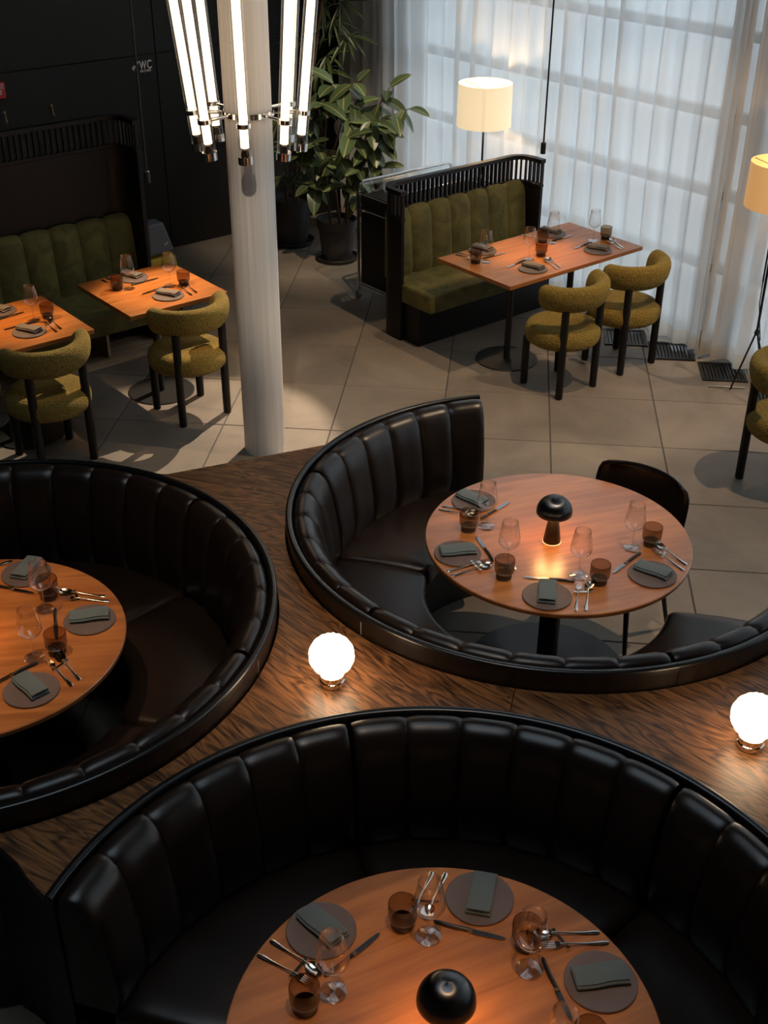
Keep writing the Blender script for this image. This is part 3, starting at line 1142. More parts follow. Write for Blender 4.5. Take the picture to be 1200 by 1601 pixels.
# ------------------------------------------------------------------ olive bouclé chairs
def boucle_chair(label):
    t = thing('boucle_chair', label, 'chair', group='olive bouclé chairs')
    prof = [(0, 0.335)]
    for k in range(0, 17):
        a = -PI / 2 + PI * k / 16
        ca, sa = math.cos(a), math.sin(a)
        prof.append((0.185 + 0.075 * (abs(ca) ** 0.8), 0.405 + 0.070 * (1 if sa > 0 else -1) * abs(sa) ** 0.8))
    prof.append((0, 0.478))
    MB().lathe(prof, 48).build('seat', M['boucle'], t, angle=80)
    rows = []
    n = 40
    A0, A1 = math.radians(-90 - 92), math.radians(-90 + 92)
    for k in range(n + 1):
        f = k / n
        a = A0 + (A1 - A0) * f
        d = min(f, 1 - f) * (A1 - A0) * 0.235
        s = 1.0 if d > 0.055 else max(0.02, math.sqrt(max(0.0, 1 - ((0.055 - d) / 0.055) ** 2.6)))
        row = []
        for q in range(20):
            b = 2 * PI * q / 20
            cb, sb = math.cos(b), math.sin(b)
            rr = 0.232 + 0.058 * s * math.copysign(abs(cb) ** 0.85, cb) + 0.018 * sb * s
            row.append((rr * math.cos(a), rr * math.sin(a), 0.712 + 0.090 * s * math.copysign(abs(sb) ** 0.85, sb)))
        rows.append(row)
    mb = MB().grid(rows, close_j=True)
    mb.f.append(tuple(range(19, -1, -1)))
    mb.f.append(tuple(range(n * 20, n * 20 + 20)))
    mb.build('backrest', M['boucle'], t, angle=80)
    d = 0.170
    for sx in (-1, 1):
        MB().lathe([(0, 0), (0.020, 0), (0.0255, 0.006), (0.0265, 0.20), (0.0265, 0.64), (0, 0.64)], 20, (sx * d, -d, 0)).build('leg', M['blackwood'], t)
        MB().lathe([(0, 0), (0.020, 0), (0.0255, 0.006), (0.0265, 0.20), (0.0265, 0.36), (0, 0.36)], 20, (sx * d, d, 0)).build('leg', M['blackwood'], t)
    return t


bc = boucle_chair('olive bouclé chair at the oblong table, at its bar cart end')
bc.location = (0.425, 7.852, 0)
bc.rotation_euler = (0, 0, AU)
dup(bc, (0.868, 8.310, 0), AU, 'olive bouclé chair at the oblong table, at its curtain end')
dup(bc, (-2.028, 7.155, 0), AU, 'olive bouclé chair at the square table nearer the white column')
dup(bc, (-2.712, 6.425, 0), AU, 'olive bouclé chair at the square table farther from the white column')
dup(bc, (1.735, 6.585, 0), AU + PI - 0.15, 'lone olive bouclé chair in front of the amber floor lamp')

# ------------------------------------------------------------------ black shell chair
sc = thing('shell_chair', 'black leather shell chair with slim legs at the round table', 'chair', (0.615, 4.96, 0), math.radians(145))
path = [(0.215, 0.455), (0.20, 0.462), (0.10, 0.458), (0.0, 0.452), (-0.10, 0.448), (-0.165, 0.456), (-0.20, 0.485), (-0.217, 0.54), (-0.227, 0.60), (-0.236, 0.66), (-0.245, 0.72), (-0.252, 0.765), (-0.257, 0.795), (-0.260, 0.81)]
half = [0.16, 0.19, 0.215, 0.222, 0.224, 0.228, 0.232, 0.236, 0.239, 0.241, 0.241, 0.237, 0.224, 0.200]
rows = []
for i, ((y, z), hw) in enumerate(zip(path, half)):
    back = min(1, max(0, (i - 4) / 4))
    row = []
    for j in range(13):
        s = -1 + 2 * j / 12
        row.append((s * hw, y + back * 0.075 * abs(s) ** 2.2, z + (1 - back) * 0.035 * abs(s) ** 3))
    rows.append(row)
so = MB().grid(rows).build('shell', M['leather'], sc, angle=80)
md = so.modifiers.new('solidify', 'SOLIDIFY')
md.thickness = 0.016
md.offset = 0
edge = [rows[i][0] for i in range(2, len(rows))] + rows[-1][1:-1] + [rows[i][-1] for i in range(len(rows) - 1, 1, -1)]
MB().tube(edge, 0.0095, 8).build('piping', M['rail'], sc)
MB().lathe([(0, 0.452), (0.17, 0.452), (0.185, 0.462), (0.18, 0.475), (0.12, 0.482), (0, 0.482)], 32).build('seat_pad', M['leather'], sc)
for sx in (-1, 1):
    for sy in (-1, 1):
        MB().cyl((sx * 0.145, sy * 0.14 - 0.01, 0.445), (sx * 0.215, sy * 0.205 - 0.01, 0.0), 0.016, 0.0095, n=14).build('leg', M['black'], sc)

# ------------------------------------------------------------------ table lamps
def mushroom(x, y, label):
    t = thing('mushroom_lamp', label, 'table lamp', (x, y, 0.75), 0, 'mushroom table lamps')
    MB().lathe([(0, 0), (0.039, 0), (0.0395, 0.004), (0.030, 0.07), (0.0185, 0.142), (0, 0.142)], 40).build('stem', M['bronze'], t, angle=40)
    dome = [(0.0, 0.226)] + [(0.0785 * math.sin(PI / 2 * k / 14) ** 0.92, 0.148 + 0.078 * math.cos(PI / 2 * k / 14) ** 0.9) for k in range(1, 15)] + [(0.077, 0.145), (0.074, 0.147), (0.060, 0.165), (0.0, 0.17)]
    MB().lathe(dome[::-1], 48).build('dome_shade', M['lampmetal'], t, angle=60)
    MB().lathe([(0.024, 0.156), (0.062, 0.156)], 32).build('light_ring', M['ledring'], t)
    MB().lathe([(0.0393, 0.0005), (0.0410, 0.0005), (0.0410, 0.0025), (0.0393, 0.0025)], 40).build('added_base_glow', M['warm'], t)  # added glow, stands in for the cap's light pooling at the foot
    return t


mushroom(0.279, 4.565, 'black mushroom lamp on the round table with the shell chair')
mushroom(-0.039, 2.045, 'black mushroom lamp on the round table without a chair')
mushroom(-2.03, 3.57, 'black mushroom lamp on the table by the bouclé chairs')


def globe(x, y, label):
    t = thing('globe_lamp', label, 'table lamp', (x, y, 0.81), 0, 'fluted globe lamps')
    MB().lathe([(0, 0), (0.044, 0), (0.046, 0.003), (0.046, 0.020), (0.042, 0.023), (0.042, 0.032), (0.046, 0.035), (0.046, 0.048), (0.038, 0.052), (0, 0.052)], 40).build('base', M['chrome'], t, angle=30)
    prof = [(0.0, 0.052), (0.034, 0.052)]
    for k in range(1, 17):
        a = -PI / 2 + 0.42 + (PI - 0.42) * k / 16
        prof.append((0.080 * math.cos(a) if k < 16 else 0.0, 0.127 + 0.079 * math.sin(a)))
    fl = lambda a, r, z: r * (1 + 0.062 * min(1, r / 0.05) * (abs(math.cos(8 * a)) * 1.6 - 1))
    MB().lathe(prof, 128, flute=fl).build('glass_globe', M['globe'], t, angle=80)
    return t


globe(-0.533, 3.409, 'lit fluted white globe lamp on the oak between the three booths')
globe(0.925, 3.235, 'lit fluted white globe lamp on the oak beside the two right booths')

# ------------------------------------------------------------------ place settings
SETTINGS = {
    'T1': [
        dict(plate=(0.697, 4.34), napkin=((0.633, 4.416), (0.774, 4.332)), knife=((0.528, 4.327), (0.662, 4.509)), fork=((0.687, 4.569), (0.834, 4.39)), spoon=((0.716, 4.599), (0.851, 4.435)), rest=((0.705, 4.468), (0.761, 4.53)), tumbler=(0.712, 4.584), wine=(0.627, 4.544)),
        dict(plate=(0.254, 4.131), napkin=((0.256, 4.245), (0.249, 4.077)), knife=((0.152, 4.262), (0.372, 4.251)), fork=((0.395, 4.291), (0.368, 4.045)), spoon=((0.437, 4.28), (0.407, 4.051)), rest=((0.361, 4.19), (0.45, 4.186)), tumbler=(0.471, 4.259), wine=(0.388, 4.3)),
        dict(plate=(-0.128, 4.411), napkin=((-0.208, 4.406), (-0.046, 4.445)), knife=((-0.051, 4.557), (0.027, 4.371)), fork=((0.027, 4.371), (-0.164, 4.272)), spoon=((0.028, 4.337), (-0.143, 4.24)), rest=((-0.034, 4.346), (0.001, 4.26)), tumbler=(0.075, 4.254), wine=(0.089, 4.333)),
        dict(plate=(-0.077, 4.867), napkin=((-0.163, 4.935), (-0.023, 4.826)), knife=((0.091, 4.886), (-0.04, 4.71)), fork=((-0.088, 4.772), (-0.217, 4.812)), spoon=((-0.092, 4.732), (-0.23, 4.781)), rest=((-0.144, 4.709), (-0.109, 4.776)), tumbler=(-0.09, 4.618), wine=(-0.012, 4.654)),
    ],
    'T2': [
        dict(plate=(-1.926, 4.056), napkin=((-1.928, 4.19), (-1.948, 4.018)), knife=((-1.831, 3.915), (-2.059, 3.962)), fork=((-2.111, 4.058), (-2.023, 4.144)), spoon=((-2.176, 4.065), (-2.088, 4.156))),
        dict(plate=(-1.557, 3.763), napkin=((-1.642, 3.764), (-1.49, 3.812)), knife=((-1.641, 3.616), (-1.722, 3.826)), fork=((-1.735, 3.888), (-1.523, 3.9)), spoon=((-1.745, 3.932), (-1.548, 3.931)), rest=((-1.659, 3.846), (-1.675, 3.917)), tumbler=(-1.772, 3.901), wine=(-1.761, 3.818)),
        dict(plate=(-1.633, 3.315), napkin=((-1.714, 3.394), (-1.585, 3.285)), knife=((-1.801, 3.313), (-1.671, 3.472)), fork=((-1.661, 3.513), (-1.494, 3.358)), spoon=((-1.631, 3.552), (-1.477, 3.395)), rest=((-1.62, 3.432), (-1.559, 3.5)), tumbler=(-1.616, 3.55), wine=(-1.692, 3.509)),
    ],
    'T3': [
        dict(plate=(-0.416, 2.354), napkin=((-0.477, 2.427), (-0.354, 2.323)), knife=((-0.247, 2.362), (-0.38, 2.2)), fork=((-0.440, 2.180), (-0.580, 2.252)), spoon=((-0.416, 2.216), (-0.553, 2.304)), rest=((-0.485, 2.178), (-0.431, 2.237)), tumbler=(-0.421, 2.094), wine=(-0.352, 2.152)),
        dict(plate=(0.036, 2.523), napkin=((0.056, 2.62), (0.038, 2.458)), knife=((0.119, 2.381), (-0.095, 2.421)), fork=((-0.145, 2.486), (-0.113, 2.609)), spoon=((-0.108, 2.471), (-0.071, 2.609)), rest=((-0.16, 2.506), (-0.072, 2.499)), tumbler=(-0.184, 2.402), wine=(-0.106, 2.37)),
        dict(plate=(0.382, 2.265), napkin=((0.295, 2.262), (0.463, 2.306)), knife=((0.298, 2.133), (0.222, 2.32)), fork=((0.232, 2.365), (0.408, 2.402)), spoon=((0.23, 2.407), (0.383, 2.436)), rest=((0.285, 2.341), (0.262, 2.413)), tumbler=(0.174, 2.369), wine=(0.184, 2.287)),
        dict(tumbler=(0.338, 2.049), wine=(0.261, 1.988)),
    ],
    'RT': [
        dict(plate=(-0.161, 8.432), napkin=((-0.247, 8.557), (-0.082, 8.448)), knife=((0.004, 8.407), (-0.149, 8.261)), fork=((-0.242, 8.236), (-0.344, 8.334)), spoon=((-0.236, 8.291), (-0.335, 8.376)), rest=((-0.278, 8.219), (-0.246, 8.318)), tumbler=(-0.199, 8.174), wine=(-0.13, 8.202)),
        dict(plate=(0.199, 8.089), napkin=((0.126, 8.199), (0.276, 8.098)), knife=((0.025, 8.095), (0.143, 8.255)), fork=((0.233, 8.34), (0.368, 8.109)), spoon=((0.265, 8.365), (0.391, 8.151)), rest=((0.241, 8.253), (0.296, 8.341)), tumbler=(0.256, 8.377), wine=(0.17, 8.299)),
        dict(plate=(0.342, 8.879), napkin=((0.24, 9.02), (0.392, 8.915)), knife=((0.493, 8.864), (0.334, 8.696)), fork=((0.225, 8.745), (0.121, 8.83)), tumbler=(0.269, 8.677), wine=(0.341, 8.678)),
        dict(plate=(0.663, 8.537), napkin=((0.585, 8.627), (0.747, 8.561)), knife=((0.505, 8.561), (0.61, 8.688)), fork=((0.703, 8.787), (0.835, 8.586)), spoon=((0.734, 8.85), (0.85, 8.616)), rest=((0.704, 8.714), (0.764, 8.794)), tumbler=(0.732, 8.805), wine=(0.641, 8.765)),
    ],
    'TB': [
        dict(plate=(-2.484, 7.594), napkin=((-2.606, 7.706), (-2.432, 7.613)), knife=((-2.322, 7.601), (-2.446, 7.463)), fork=((-2.57, 7.424), (-2.679, 7.534)), spoon=((-2.558, 7.474), (-2.659, 7.573)), rest=((-2.603, 7.433), (-2.585, 7.52)), tumbler=(-2.524, 7.375), wine=(-2.453, 7.396)),
        dict(plate=(-2.163, 7.295), napkin=((-2.25, 7.366), (-2.1, 7.314)), knife=((-2.331, 7.31), (-2.213, 7.454)), fork=((-2.16, 7.485), (-2.013, 7.324)), spoon=((-2.153, 7.559), (-1.992, 7.373)), rest=((-2.134, 7.416), (-2.097, 7.492)), tumbler=(-2.114, 7.514), wine=(-2.197, 7.48)),
    ],
    'TA': [
        dict(plate=(-3.147, 6.909), napkin=((-3.248, 6.996), (-3.091, 6.915)), knife=((-2.995, 6.905), (-3.118, 6.751))),
        dict(plate=(-2.843, 6.601), napkin=((-2.933, 6.668), (-2.791, 6.613)), knife=((-3.008, 6.613), (-2.857, 6.763)), fork=((-2.829, 6.774), (-2.677, 6.621)), spoon=((-2.834, 6.848), (-2.666, 6.669)), rest=((-2.806, 6.725), (-2.777, 6.791)), tumbler=(-2.81, 6.84), wine=(-2.882, 6.789)),
    ],
}


def lies(o, x, y, z, rz, label, group):
    o.location = (x, y, z)
    o.rotation_euler = (0, 0, rz)
    tag(o, label, None, group)
    return o


def plate_mesh():
    return MB().lathe([(0, 0.0), (0.098, 0.0), (0.1015, 0.002), (0.1025, 0.006), (0.1005, 0.0085), (0.096, 0.0078), (0, 0.0074)], 64).mesh('plate', M['plate'], angle=40)


def napkin_mesh(mat):
    # one cloth folded back and forth in four layers; section in (y, z), run along x
    path = []
    w, h = 0.034, 0.0052
    for k in range(4):
        s = 1 if k % 2 == 0 else -1
        z = 0.003 + h * k
        sag = 0.0012 * k
        for q in range(7):
            f = -1 + 2 * q / 6
            path.append((s * f * (w - 0.001 * k), z + sag * (1 - f * f)))
        if k < 3:
            for q in range(1, 4):
                a = -PI / 2 + PI * q / 4
                path.append((s * (w - 0.001 * k + 0.5 * h * math.cos(a)), z + 0.5 * h + 0.5 * h * math.sin(a)))
    n = len(path)
    th = 0.0019
    lo, hi = [], []
    for i in range(n):
        a, b = Vector(path[max(0, i - 1)]), Vector(path[min(n - 1, i + 1)])
        d = (b - a).normalized()
        nr = Vector((-d.y, d.x)) * th
        lo.append(Vector(path[i]) - nr)
        hi.append(Vector(path[i]) + nr)
    ring = lo + hi[::-1]
    rows = []
    for x in (-0.075, -0.0745, -0.05, -0.02, 0.01, 0.04, 0.0745, 0.075):
        sh = 0.0015 * math.sin(x * 60)
        k = 0.985 if abs(x) > 0.0748 else 1
        rows.append([(x + 0.003 * math.sin(p.y * 300), p.x * k + sh, max(0.0006, p.y * (1 + 0.10 * math.sin(x * 35)))) for p in ring])
    mb = MB().grid(rows, close_j=True)
    m = len(ring)
    for i in range(n - 1):
        mb.f.append((i + 1, i, 2 * n - 1 - i, 2 * n - 2 - i))
        o = (len(rows) - 1) * m
        mb.f.append((o + i, o + i + 1, o + 2 * n - 2 - i, o + 2 * n - 1 - i))
    return mb.mesh('napkin', mat, angle=50)


def knife_parts():
    blade = MB()
    pts = [(-0.108, 0.000), (-0.095, 0.006), (-0.060, 0.0088), (-0.006, 0.0092), (-0.006, -0.0068), (-0.070, -0.0068), (-0.098, -0.005)]
    blade.prism(pts[::-1], 0.0042, 0.0058)
    handle = MB()
    P = [(0.002, 0, 0.006), (0.012, 0, 0.0062), (0.04, 0.0012, 0.0068), (0.075, 0.0004, 0.0068), (0.100, -0.002, 0.006), (0.108, -0.003, 0.0055)]
    Rr = [0.0058, 0.0062, 0.0066, 0.0064, 0.0062, 0.003]
    handle.tube(P, Rr, 10)
    bol = MB().box((-0.002, 0.001, 0.0056), (0.012, 0.014, 0.0085))
    return blade.mesh('blade', M['steel'], False), handle.mesh('handle', M['knifehandle'], True, 60), bol.mesh('bolster', M['brass'], False)


def handle_rows(mb, sections):
    rows = []
    for x, z, w, t in sections:
        rows.append([(x, w * math.cos(2 * PI * k / 10), z + t * math.sin(2 * PI * k / 10)) for k in range(10)])
    mb.grid(rows, close_j=True)
    o = len(mb.v) - 10
    mb.f.append(tuple(range(o - 10 * (len(rows) - 1) + 9, o - 10 * (len(rows) - 1) - 1, -1)))
    mb.f.append(tuple(range(o, o + 10)))


HSEC = [(-0.045, 0.0150, 0.0040, 0.0016), (-0.030, 0.0150, 0.0030, 0.0020), (-0.01, 0.0125, 0.0027, 0.0021), (0.02, 0.0085, 0.0034, 0.0020), (0.05, 0.0055, 0.0058, 0.0020), (0.075, 0.0042, 0.0078, 0.0022), (0.090, 0.0038, 0.0084, 0.0024), (0.097, 0.0036, 0.0060, 0.0020)]


def fork_mesh():
    mb = MB()
    handle_rows(mb, HSEC)
    mb.prism([(-0.040, -0.004), (-0.040, 0.004), (-0.050, 0.0105), (-0.062, 0.0115), (-0.062, -0.0115), (-0.050, -0.0105)], 0.0125, 0.0148)
    for k in range(4):
        y = -0.0095 + 0.00633 * k
        mb.tube([(-0.060, y, 0.0136), (-0.078, y, 0.0128), (-0.098, y, 0.0155)], [0.0018, 0.0018, 0.0011], 6)
    return mb.mesh('fork', M['silver'], angle=50)


def spoon_mesh():
    mb = MB()
    handle_rows(mb, HSEC)
    rows = []
    for i in range(9):
        f = i / 8
        x = -0.040 - 0.058 * f
        w = 0.0185 * math.sqrt(max(0, 1 - (2 * f - 1) ** 2)) ** 0.85 * (1 + 0.12 * (f - 0.5)) + 0.0008
        row = []
        for j in range(9):
            s = -1 + 2 * j / 8
            dep = 0.0085 * (1 - s * s) * math.sin(PI * min(1, max(0, f))) ** 0.7
            row.append((x, s * w, 0.0158 - dep))
        rows.append(row)
    mb.grid(rows)
    rows2 = [[(x, y, z - 0.0014) for x, y, z in r] for r in rows]
    mb.grid(rows2, flip=True)
    return mb.mesh('spoon', M['silver'], angle=60)


def rest_mesh():
    mb = MB()
    mb.box((0, 0, 0.005), (0.080, 0.010, 0.010))
    mb.box((-0.037, 0, 0.0115), (0.006, 0.010, 0.003))
    mb.box((0.037, 0, 0.0115), (0.006, 0.010, 0.003))
    return mb.mesh('cutlery_rest', M['silver'], False)


def tumbler_parts():
    fl = lambda a, r, z: r * (1 + 0.022 * math.cos(36 * a))
    body = MB().lathe([(0.033, 0.027), (0.039, 0.031), (0.0412, 0.040), (0.0418, 0.07), (0.0418, 0.0935), (0.0408, 0.0955), (0.0396, 0.0935)], 144, flute=fl)
    base = MB().lathe([(0, 0.0), (0.031, 0.0), (0.0325, 0.003), (0.0328, 0.027), (0.0, 0.024)], 144, flute=fl)
    return body.mesh('bowl', M['smoke'], angle=80), base.mesh('base', M['smokebase'], angle=60)


def wine_parts():
    bowl = MB().lathe([(0.004, 0.093), (0.012, 0.096), (0.028, 0.106), (0.041, 0.119), (0.0465, 0.132), (0.0455, 0.148), (0.0415, 0.175), (0.0365, 0.205), (0.0335, 0.2265), (0.0330, 0.228), (0.0322, 0.2265), (0.035, 0.205)], 40)
    stem = MB().lathe([(0.009, 0.004), (0.0045, 0.012), (0.0034, 0.03), (0.0032, 0.075), (0.0042, 0.090), (0.0055, 0.0945), (0, 0.096)], 16)
    foot = MB().lathe([(0.0, 0.0), (0.0375, 0.0), (0.0388, 0.0012), (0.0375, 0.0024), (0.018, 0.0042), (0.006, 0.0075), (0, 0.008)], 40)
    return bowl.mesh('bowl', M['wine'], angle=70), stem.mesh('stem', M['wine'], angle=70), foot.mesh('foot', M['wine'], angle=70)


ME_plate, ME_fork, ME_spoon, ME_rest = plate_mesh(), fork_mesh(), spoon_mesh(), rest_mesh()
ME_nap = {'dark': napkin_mesh(M['napkin']), 'taupe': napkin_mesh(M['napkin2'])}
ME_knife, ME_tum, ME_wine = knife_parts(), tumbler_parts(), wine_parts()
TZ = 0.7502

WHERE = {
    'T1': ['at the place next to the shell chair', 'at the second place from the shell chair', 'at the third place from the shell chair', 'at the fourth place from the shell chair'],
    'T2': ['at the round-table place nearest the bouclé chairs', 'at the second round-table place from the bouclé chairs', 'at the third round-table place from the bouclé chairs'],
    'T3': ["at the chairless table, first place from its booth's bare end", "at the chairless table, second place from its booth's bare end", "at the chairless table, third place from its booth's bare end", "at the chairless table, last place from its booth's bare end"],
    'RT': ['at the oblong table, bench side, cart end', 'at the oblong table, chair side, cart end', 'at the oblong table, bench side, curtain end', 'at the oblong table, chair side, curtain end'],
    'TB': ['on the bench side of the square table nearer the column', 'on the chair side of the square table nearer the column'],
    'TA': ['on the bench side of the square table farther from the column', 'on the chair side of the square table farther from the column'],
}
GRP = {'T1': 'settings by the shell chair', 'T2': 'settings on the table by the bouclé chairs', 'T3': 'settings on the chairless table', 'RT': 'settings on the oblong table', 'TB': 'settings on the square table nearer the column', 'TA': 'settings on the square table farther from the column'}


def mid(p):
    return ((p[0][0] + p[1][0]) / 2, (p[0][1] + p[1][1]) / 2)


def head(p):
    return math.atan2(p[1][1] - p[0][1], p[1][0] - p[0][0])


for key, lst in SETTINGS.items():
    g = GRP[key]
    nap = 'dark' if key in ('T1', 'T2', 'T3') else 'taupe'
    for i, s in enumerate(lst):
        w = WHERE[key][i]
        if 'plate' in s:
            o = obj('plate', ME_plate)
            o.location = (*s['plate'], TZ)
            tag(o, 'flat mauve-grey plate ' + w, 'plate', g)
        if 'napkin' in s:
            x, y = mid(s['napkin'])
            px, py = s['plate']
            x, y = px + (x - px) * 0.45, py + (y - py) * 0.45
            o = obj('napkin', ME_nap[nap])
            o.location = (x, y, TZ + 0.0086)
            o.rotation_euler = (0, 0, head(s['napkin']))
            tag(o, 'folded %s napkin ' % ('slate-grey' if nap == 'dark' else 'taupe') + w, 'napkin', g)
        if 'knife' in s:
            x, y = mid(s['knife'])
            t = thing('table_knife', 'black-handled knife ' + w, 'knife', (x, y, TZ - 0.0004), head(s['knife']), g)
            for n, m in zip(('blade', 'handle', 'bolster'), ME_knife):
                obj(n, m, t)
        for nm, me in (('fork', ME_fork), ('spoon', ME_spoon)):
            if nm in s:
                h = head(s[nm])
                ex, ey = s[nm][1]
                o = obj(nm, me)
                o.location = (ex - 0.094 * math.cos(h), ey - 0.094 * math.sin(h), TZ - 0.0008)
                o.rotation_euler = (0, 0, h)
                tag(o, 'silver ' + nm + ' ' + w, nm, g)
        if 'rest' in s:
            # lies across the necks of fork and spoon
            cs = []
            for nm in ('fork', 'spoon'):
                h = head(s[nm])
                ex, ey = s[nm][1]
                cs.append((ex - 0.124 * math.cos(h), ey - 0.124 * math.sin(h)))
            x, y = mid(cs)
            o = obj('cutlery_rest', ME_rest)
            o.location = (x, y, TZ)
            o.rotation_euler = (0, 0, head(cs))
            tag(o, 'small silver cutlery rest ' + w, 'cutlery rest', g)
        if 'tumbler' in s:
            t = thing('tumbler', 'ribbed smoky brown tumbler ' + w, 'glass', (*s['tumbler'], TZ), 0, g)
            for n, m in zip(('bowl', 'base'), ME_tum):
                obj(n, m, t)
        if 'wine' in s:
            t = thing('wine_glass', 'clear long-stemmed wine glass ' + w, 'wine glass', (*s['wine'], TZ), 0, g)
            for n, m in zip(('bowl', 'stem', 'foot'), ME_wine):
                obj(n, m, t)

# ------------------------------------------------------------------ pendant spotlights
def pendant(x, y, zb, h, label, watts):
    t = thing('pendant_spotlight', label, 'pendant lamp', (x, y, zb))
    MB().cyl((0, 0, h), (0, 0, 6.0 - zb), 0.006, n=8).build('cord', M['black'], t)
    MB().lathe([(0.012, 0.004), (0.016, 0), (0.018, 0.002), (0.018, h - 0.003), (0.014, h), (0.0, h)], 24).build('canister', M['black'], t, angle=40)
    MB().lathe([(0, 0.004), (0.0125, 0.004)], 16).build('lens', M['warm'], t)
    spot('pendant_beam', (x, y, zb - 0.005), (x, y, 0), watts, 74, 0.85, 0.012, (1.0, 0.57, 0.24))
    return t


pendant(-2.262, 7.405, 1.455, 0.075, 'thin black pendant spotlight over the square table nearer the column', 38)
pendant(0.220, 8.424, 1.455, 0.075, 'thin black pendant spotlight over the oblong table by the curtain', 30)
pendant(-3.02, 6.72, 1.455, 0.075, 'thin black pendant spotlight over the square table farther from the column', 38)

# ------------------------------------------------------------------ floor lamps
def floor_lamp(x, y, z0, z1, r, label, shade_mat, watts, tripod=False):
    t = thing('floor_lamp', label, 'floor lamp', (x, y, 0))
    if tripod:
        for a in (-58, 32, 112):
            ca, sa = math.cos(math.radians(a)), math.sin(math.radians(a))
            MB().cyl((0.008 * ca, 0.008 * sa, 0.50), (0.20 * ca, 0.20 * sa, 0.0), 0.0065, n=10).build('leg', M['black'], t)
        MB().lathe([(0, 0.485), (0.012, 0.487), (0.018, 0.50), (0.012, 0.525), (0, 0.527)], 16).build('knuckle', M['black'], t)
    else:
        MB().lathe([(0, 0), (0.125, 0), (0.127, 0.006), (0.12, 0.012), (0.015, 0.016), (0, 0.016)], 40).build('base', M['black'], t, angle=30)
    MB().cyl((0, 0, 0.50 if tripod else 0.015), (0, 0, z1 - 0.06), 0.0085, n=12).build('pole', M['black'], t)
    s = MB().lathe([(r, z0), (r + 0.001, z0), (r * 0.985, z1), (r * 0.985 - 0.002, z1), (r - 0.003, z0 + 0.001)], 64).build('lamp_shade', shade_mat, t, angle=50)
    for k in range(3):
        a = 2 * PI * k / 3 + 0.4
        MB().cyl((0, 0, z1 - 0.055), (r * 0.98 * math.cos(a), r * 0.98 * math.sin(a), z1 - 0.01), 0.0025, n=6).build('spider_wire', M['black'], s)
    MB().lathe([(0, z0 + 0.07), (0.02, z0 + 0.08), (0.032, z0 + 0.12), (0.028, z0 + 0.15), (0.012, z0 + 0.18), (0, z0 + 0.18)], 20).build('bulb', M['bulb'], t)
    point('floor_lamp_light', (x + 0.035, y - 0.03, z0 + 0.17), watts, 0.03, (1.0, 0.66, 0.36))
    return t


M['shade'] = emit('lit_cream_shade', (1.0, 0.78, 0.47), 0.74, (0.80, 0.72, 0.58))
M['shade2'] = emit('lit_amber_shade', (1.0, 0.50, 0.17), 0.40, (0.70, 0.48, 0.25))
floor_lamp(-0.222, 9.70, 1.335, 1.655, 0.212, 'floor lamp with lit cream drum shade behind the green bench', M['shade'], 16)
l2 = floor_lamp(1.695, 7.72, 1.355, 1.63, 0.216, 'tripod floor lamp with amber drum shade by the curtain grates', M['shade2'], 6, tripod=True)
MB().cyl((-0.02, -0.01, 0.86), (-0.02, -0.01, 1.12), 0.006, n=8).build('cord_weight', M['black'], l2)
MB().tube([(-0.02, -0.01, 0.86), (-0.015, 0.0, 0.7), (0.012, 0.005, 0.55), (0.03, 0.0, 0.45)], 0.0035, 6).build('flex', M['black'], l2)

# ------------------------------------------------------------------ floor grates by the window
k = 0
for (x0, y0, lab) in ((0.79, 8.60, 'black slatted floor grate behind the curtain end bouclé chair'), (1.118, 8.372, 'black slatted floor grate under the curtain beside the chair leg'), (1.446, 8.030, 'black slatted floor grate before the gap in the curtain'), (1.775, 7.70, 'black slatted floor grate under the right curtain beside the amber floor lamp')):
    g = thing('floor_grate', lab, 'grate', (x0, y0, 0.0005), 0, 'floor grates along the window')
    W, D = 0.318, 0.318
    for cx, cy, sx, sy in ((W / 2, 0.011, W, 0.022), (W / 2, D - 0.011, W, 0.022), (0.011, D / 2, 0.022, D - 0.044), (W - 0.011, D / 2, 0.022, D - 0.044)):
        MB().box((cx, cy, 0.005), (sx, sy, 0.010)).build('frame', M['black'], g, smooth=False)
    MB().box((W / 2, D / 2, 0.0008), (W - 0.044, D - 0.044, 0.0012)).build('dark_sheet', M['rail'], g, smooth=False)  # flat black sheet stands in for the dark below the slats
    sm = MB().box((0, 0, 0), (0.011, D - 0.044, 0.006), mat=Matrix.Rotation(0.5, 3, 'Y')).mesh('slat', M['black'], False)
    for q in range(11):
        obj('slat', sm, g, loc=(0.034 + 0.025 * q, D / 2, 0.006))
tag(MB().box((0, 0, 0.006), (0.25, 0.014, 0.010)).build('aluminium_bar', M['alu'], bevel=0.002, loc=(1.60, 7.928, 0), rz=-0.02), 'short aluminium bar lying on the floor before the grates', 'metal bar')

# ------------------------------------------------------------------ bar cart
ct = thing('bar_cart', 'black bar cart with chrome tube frame behind the green bench', 'cart', uv(5.80, -7.46, 0), AU)
LC, WC_ = 0.98, 0.48
for y in (0, -WC_):
    P = [(0, y, 0.07), (0, y, 0.90), (0.012, y, 0.932), (0.045, y, 0.948), (LC - 0.045, y, 0.948), (LC - 0.012, y, 0.932), (LC, y, 0.90), (LC, y, 0.07)]
    MB().tube(P, 0.0125, 10).build('frame_tube', M['chrome'], ct)
for x in (0, LC):
    for z in (0.945 if False else 0.87, 0.745, 0.12):
        MB().cyl((x, 0, z), (x, -WC_, z), 0.007, n=10).build('cross_bar', M['chrome'], ct)
    for y in (0, -WC_):
        cs_ = MB().cyl((x - 0.011, y, 0.029), (x + 0.011, y, 0.029), 0.028, n=20).build('caster', M['grey'], ct)
        MB().cyl((x, y, 0.03), (x, y, 0.075), 0.010, n=10).build('caster_stem', M['chrome'], cs_)
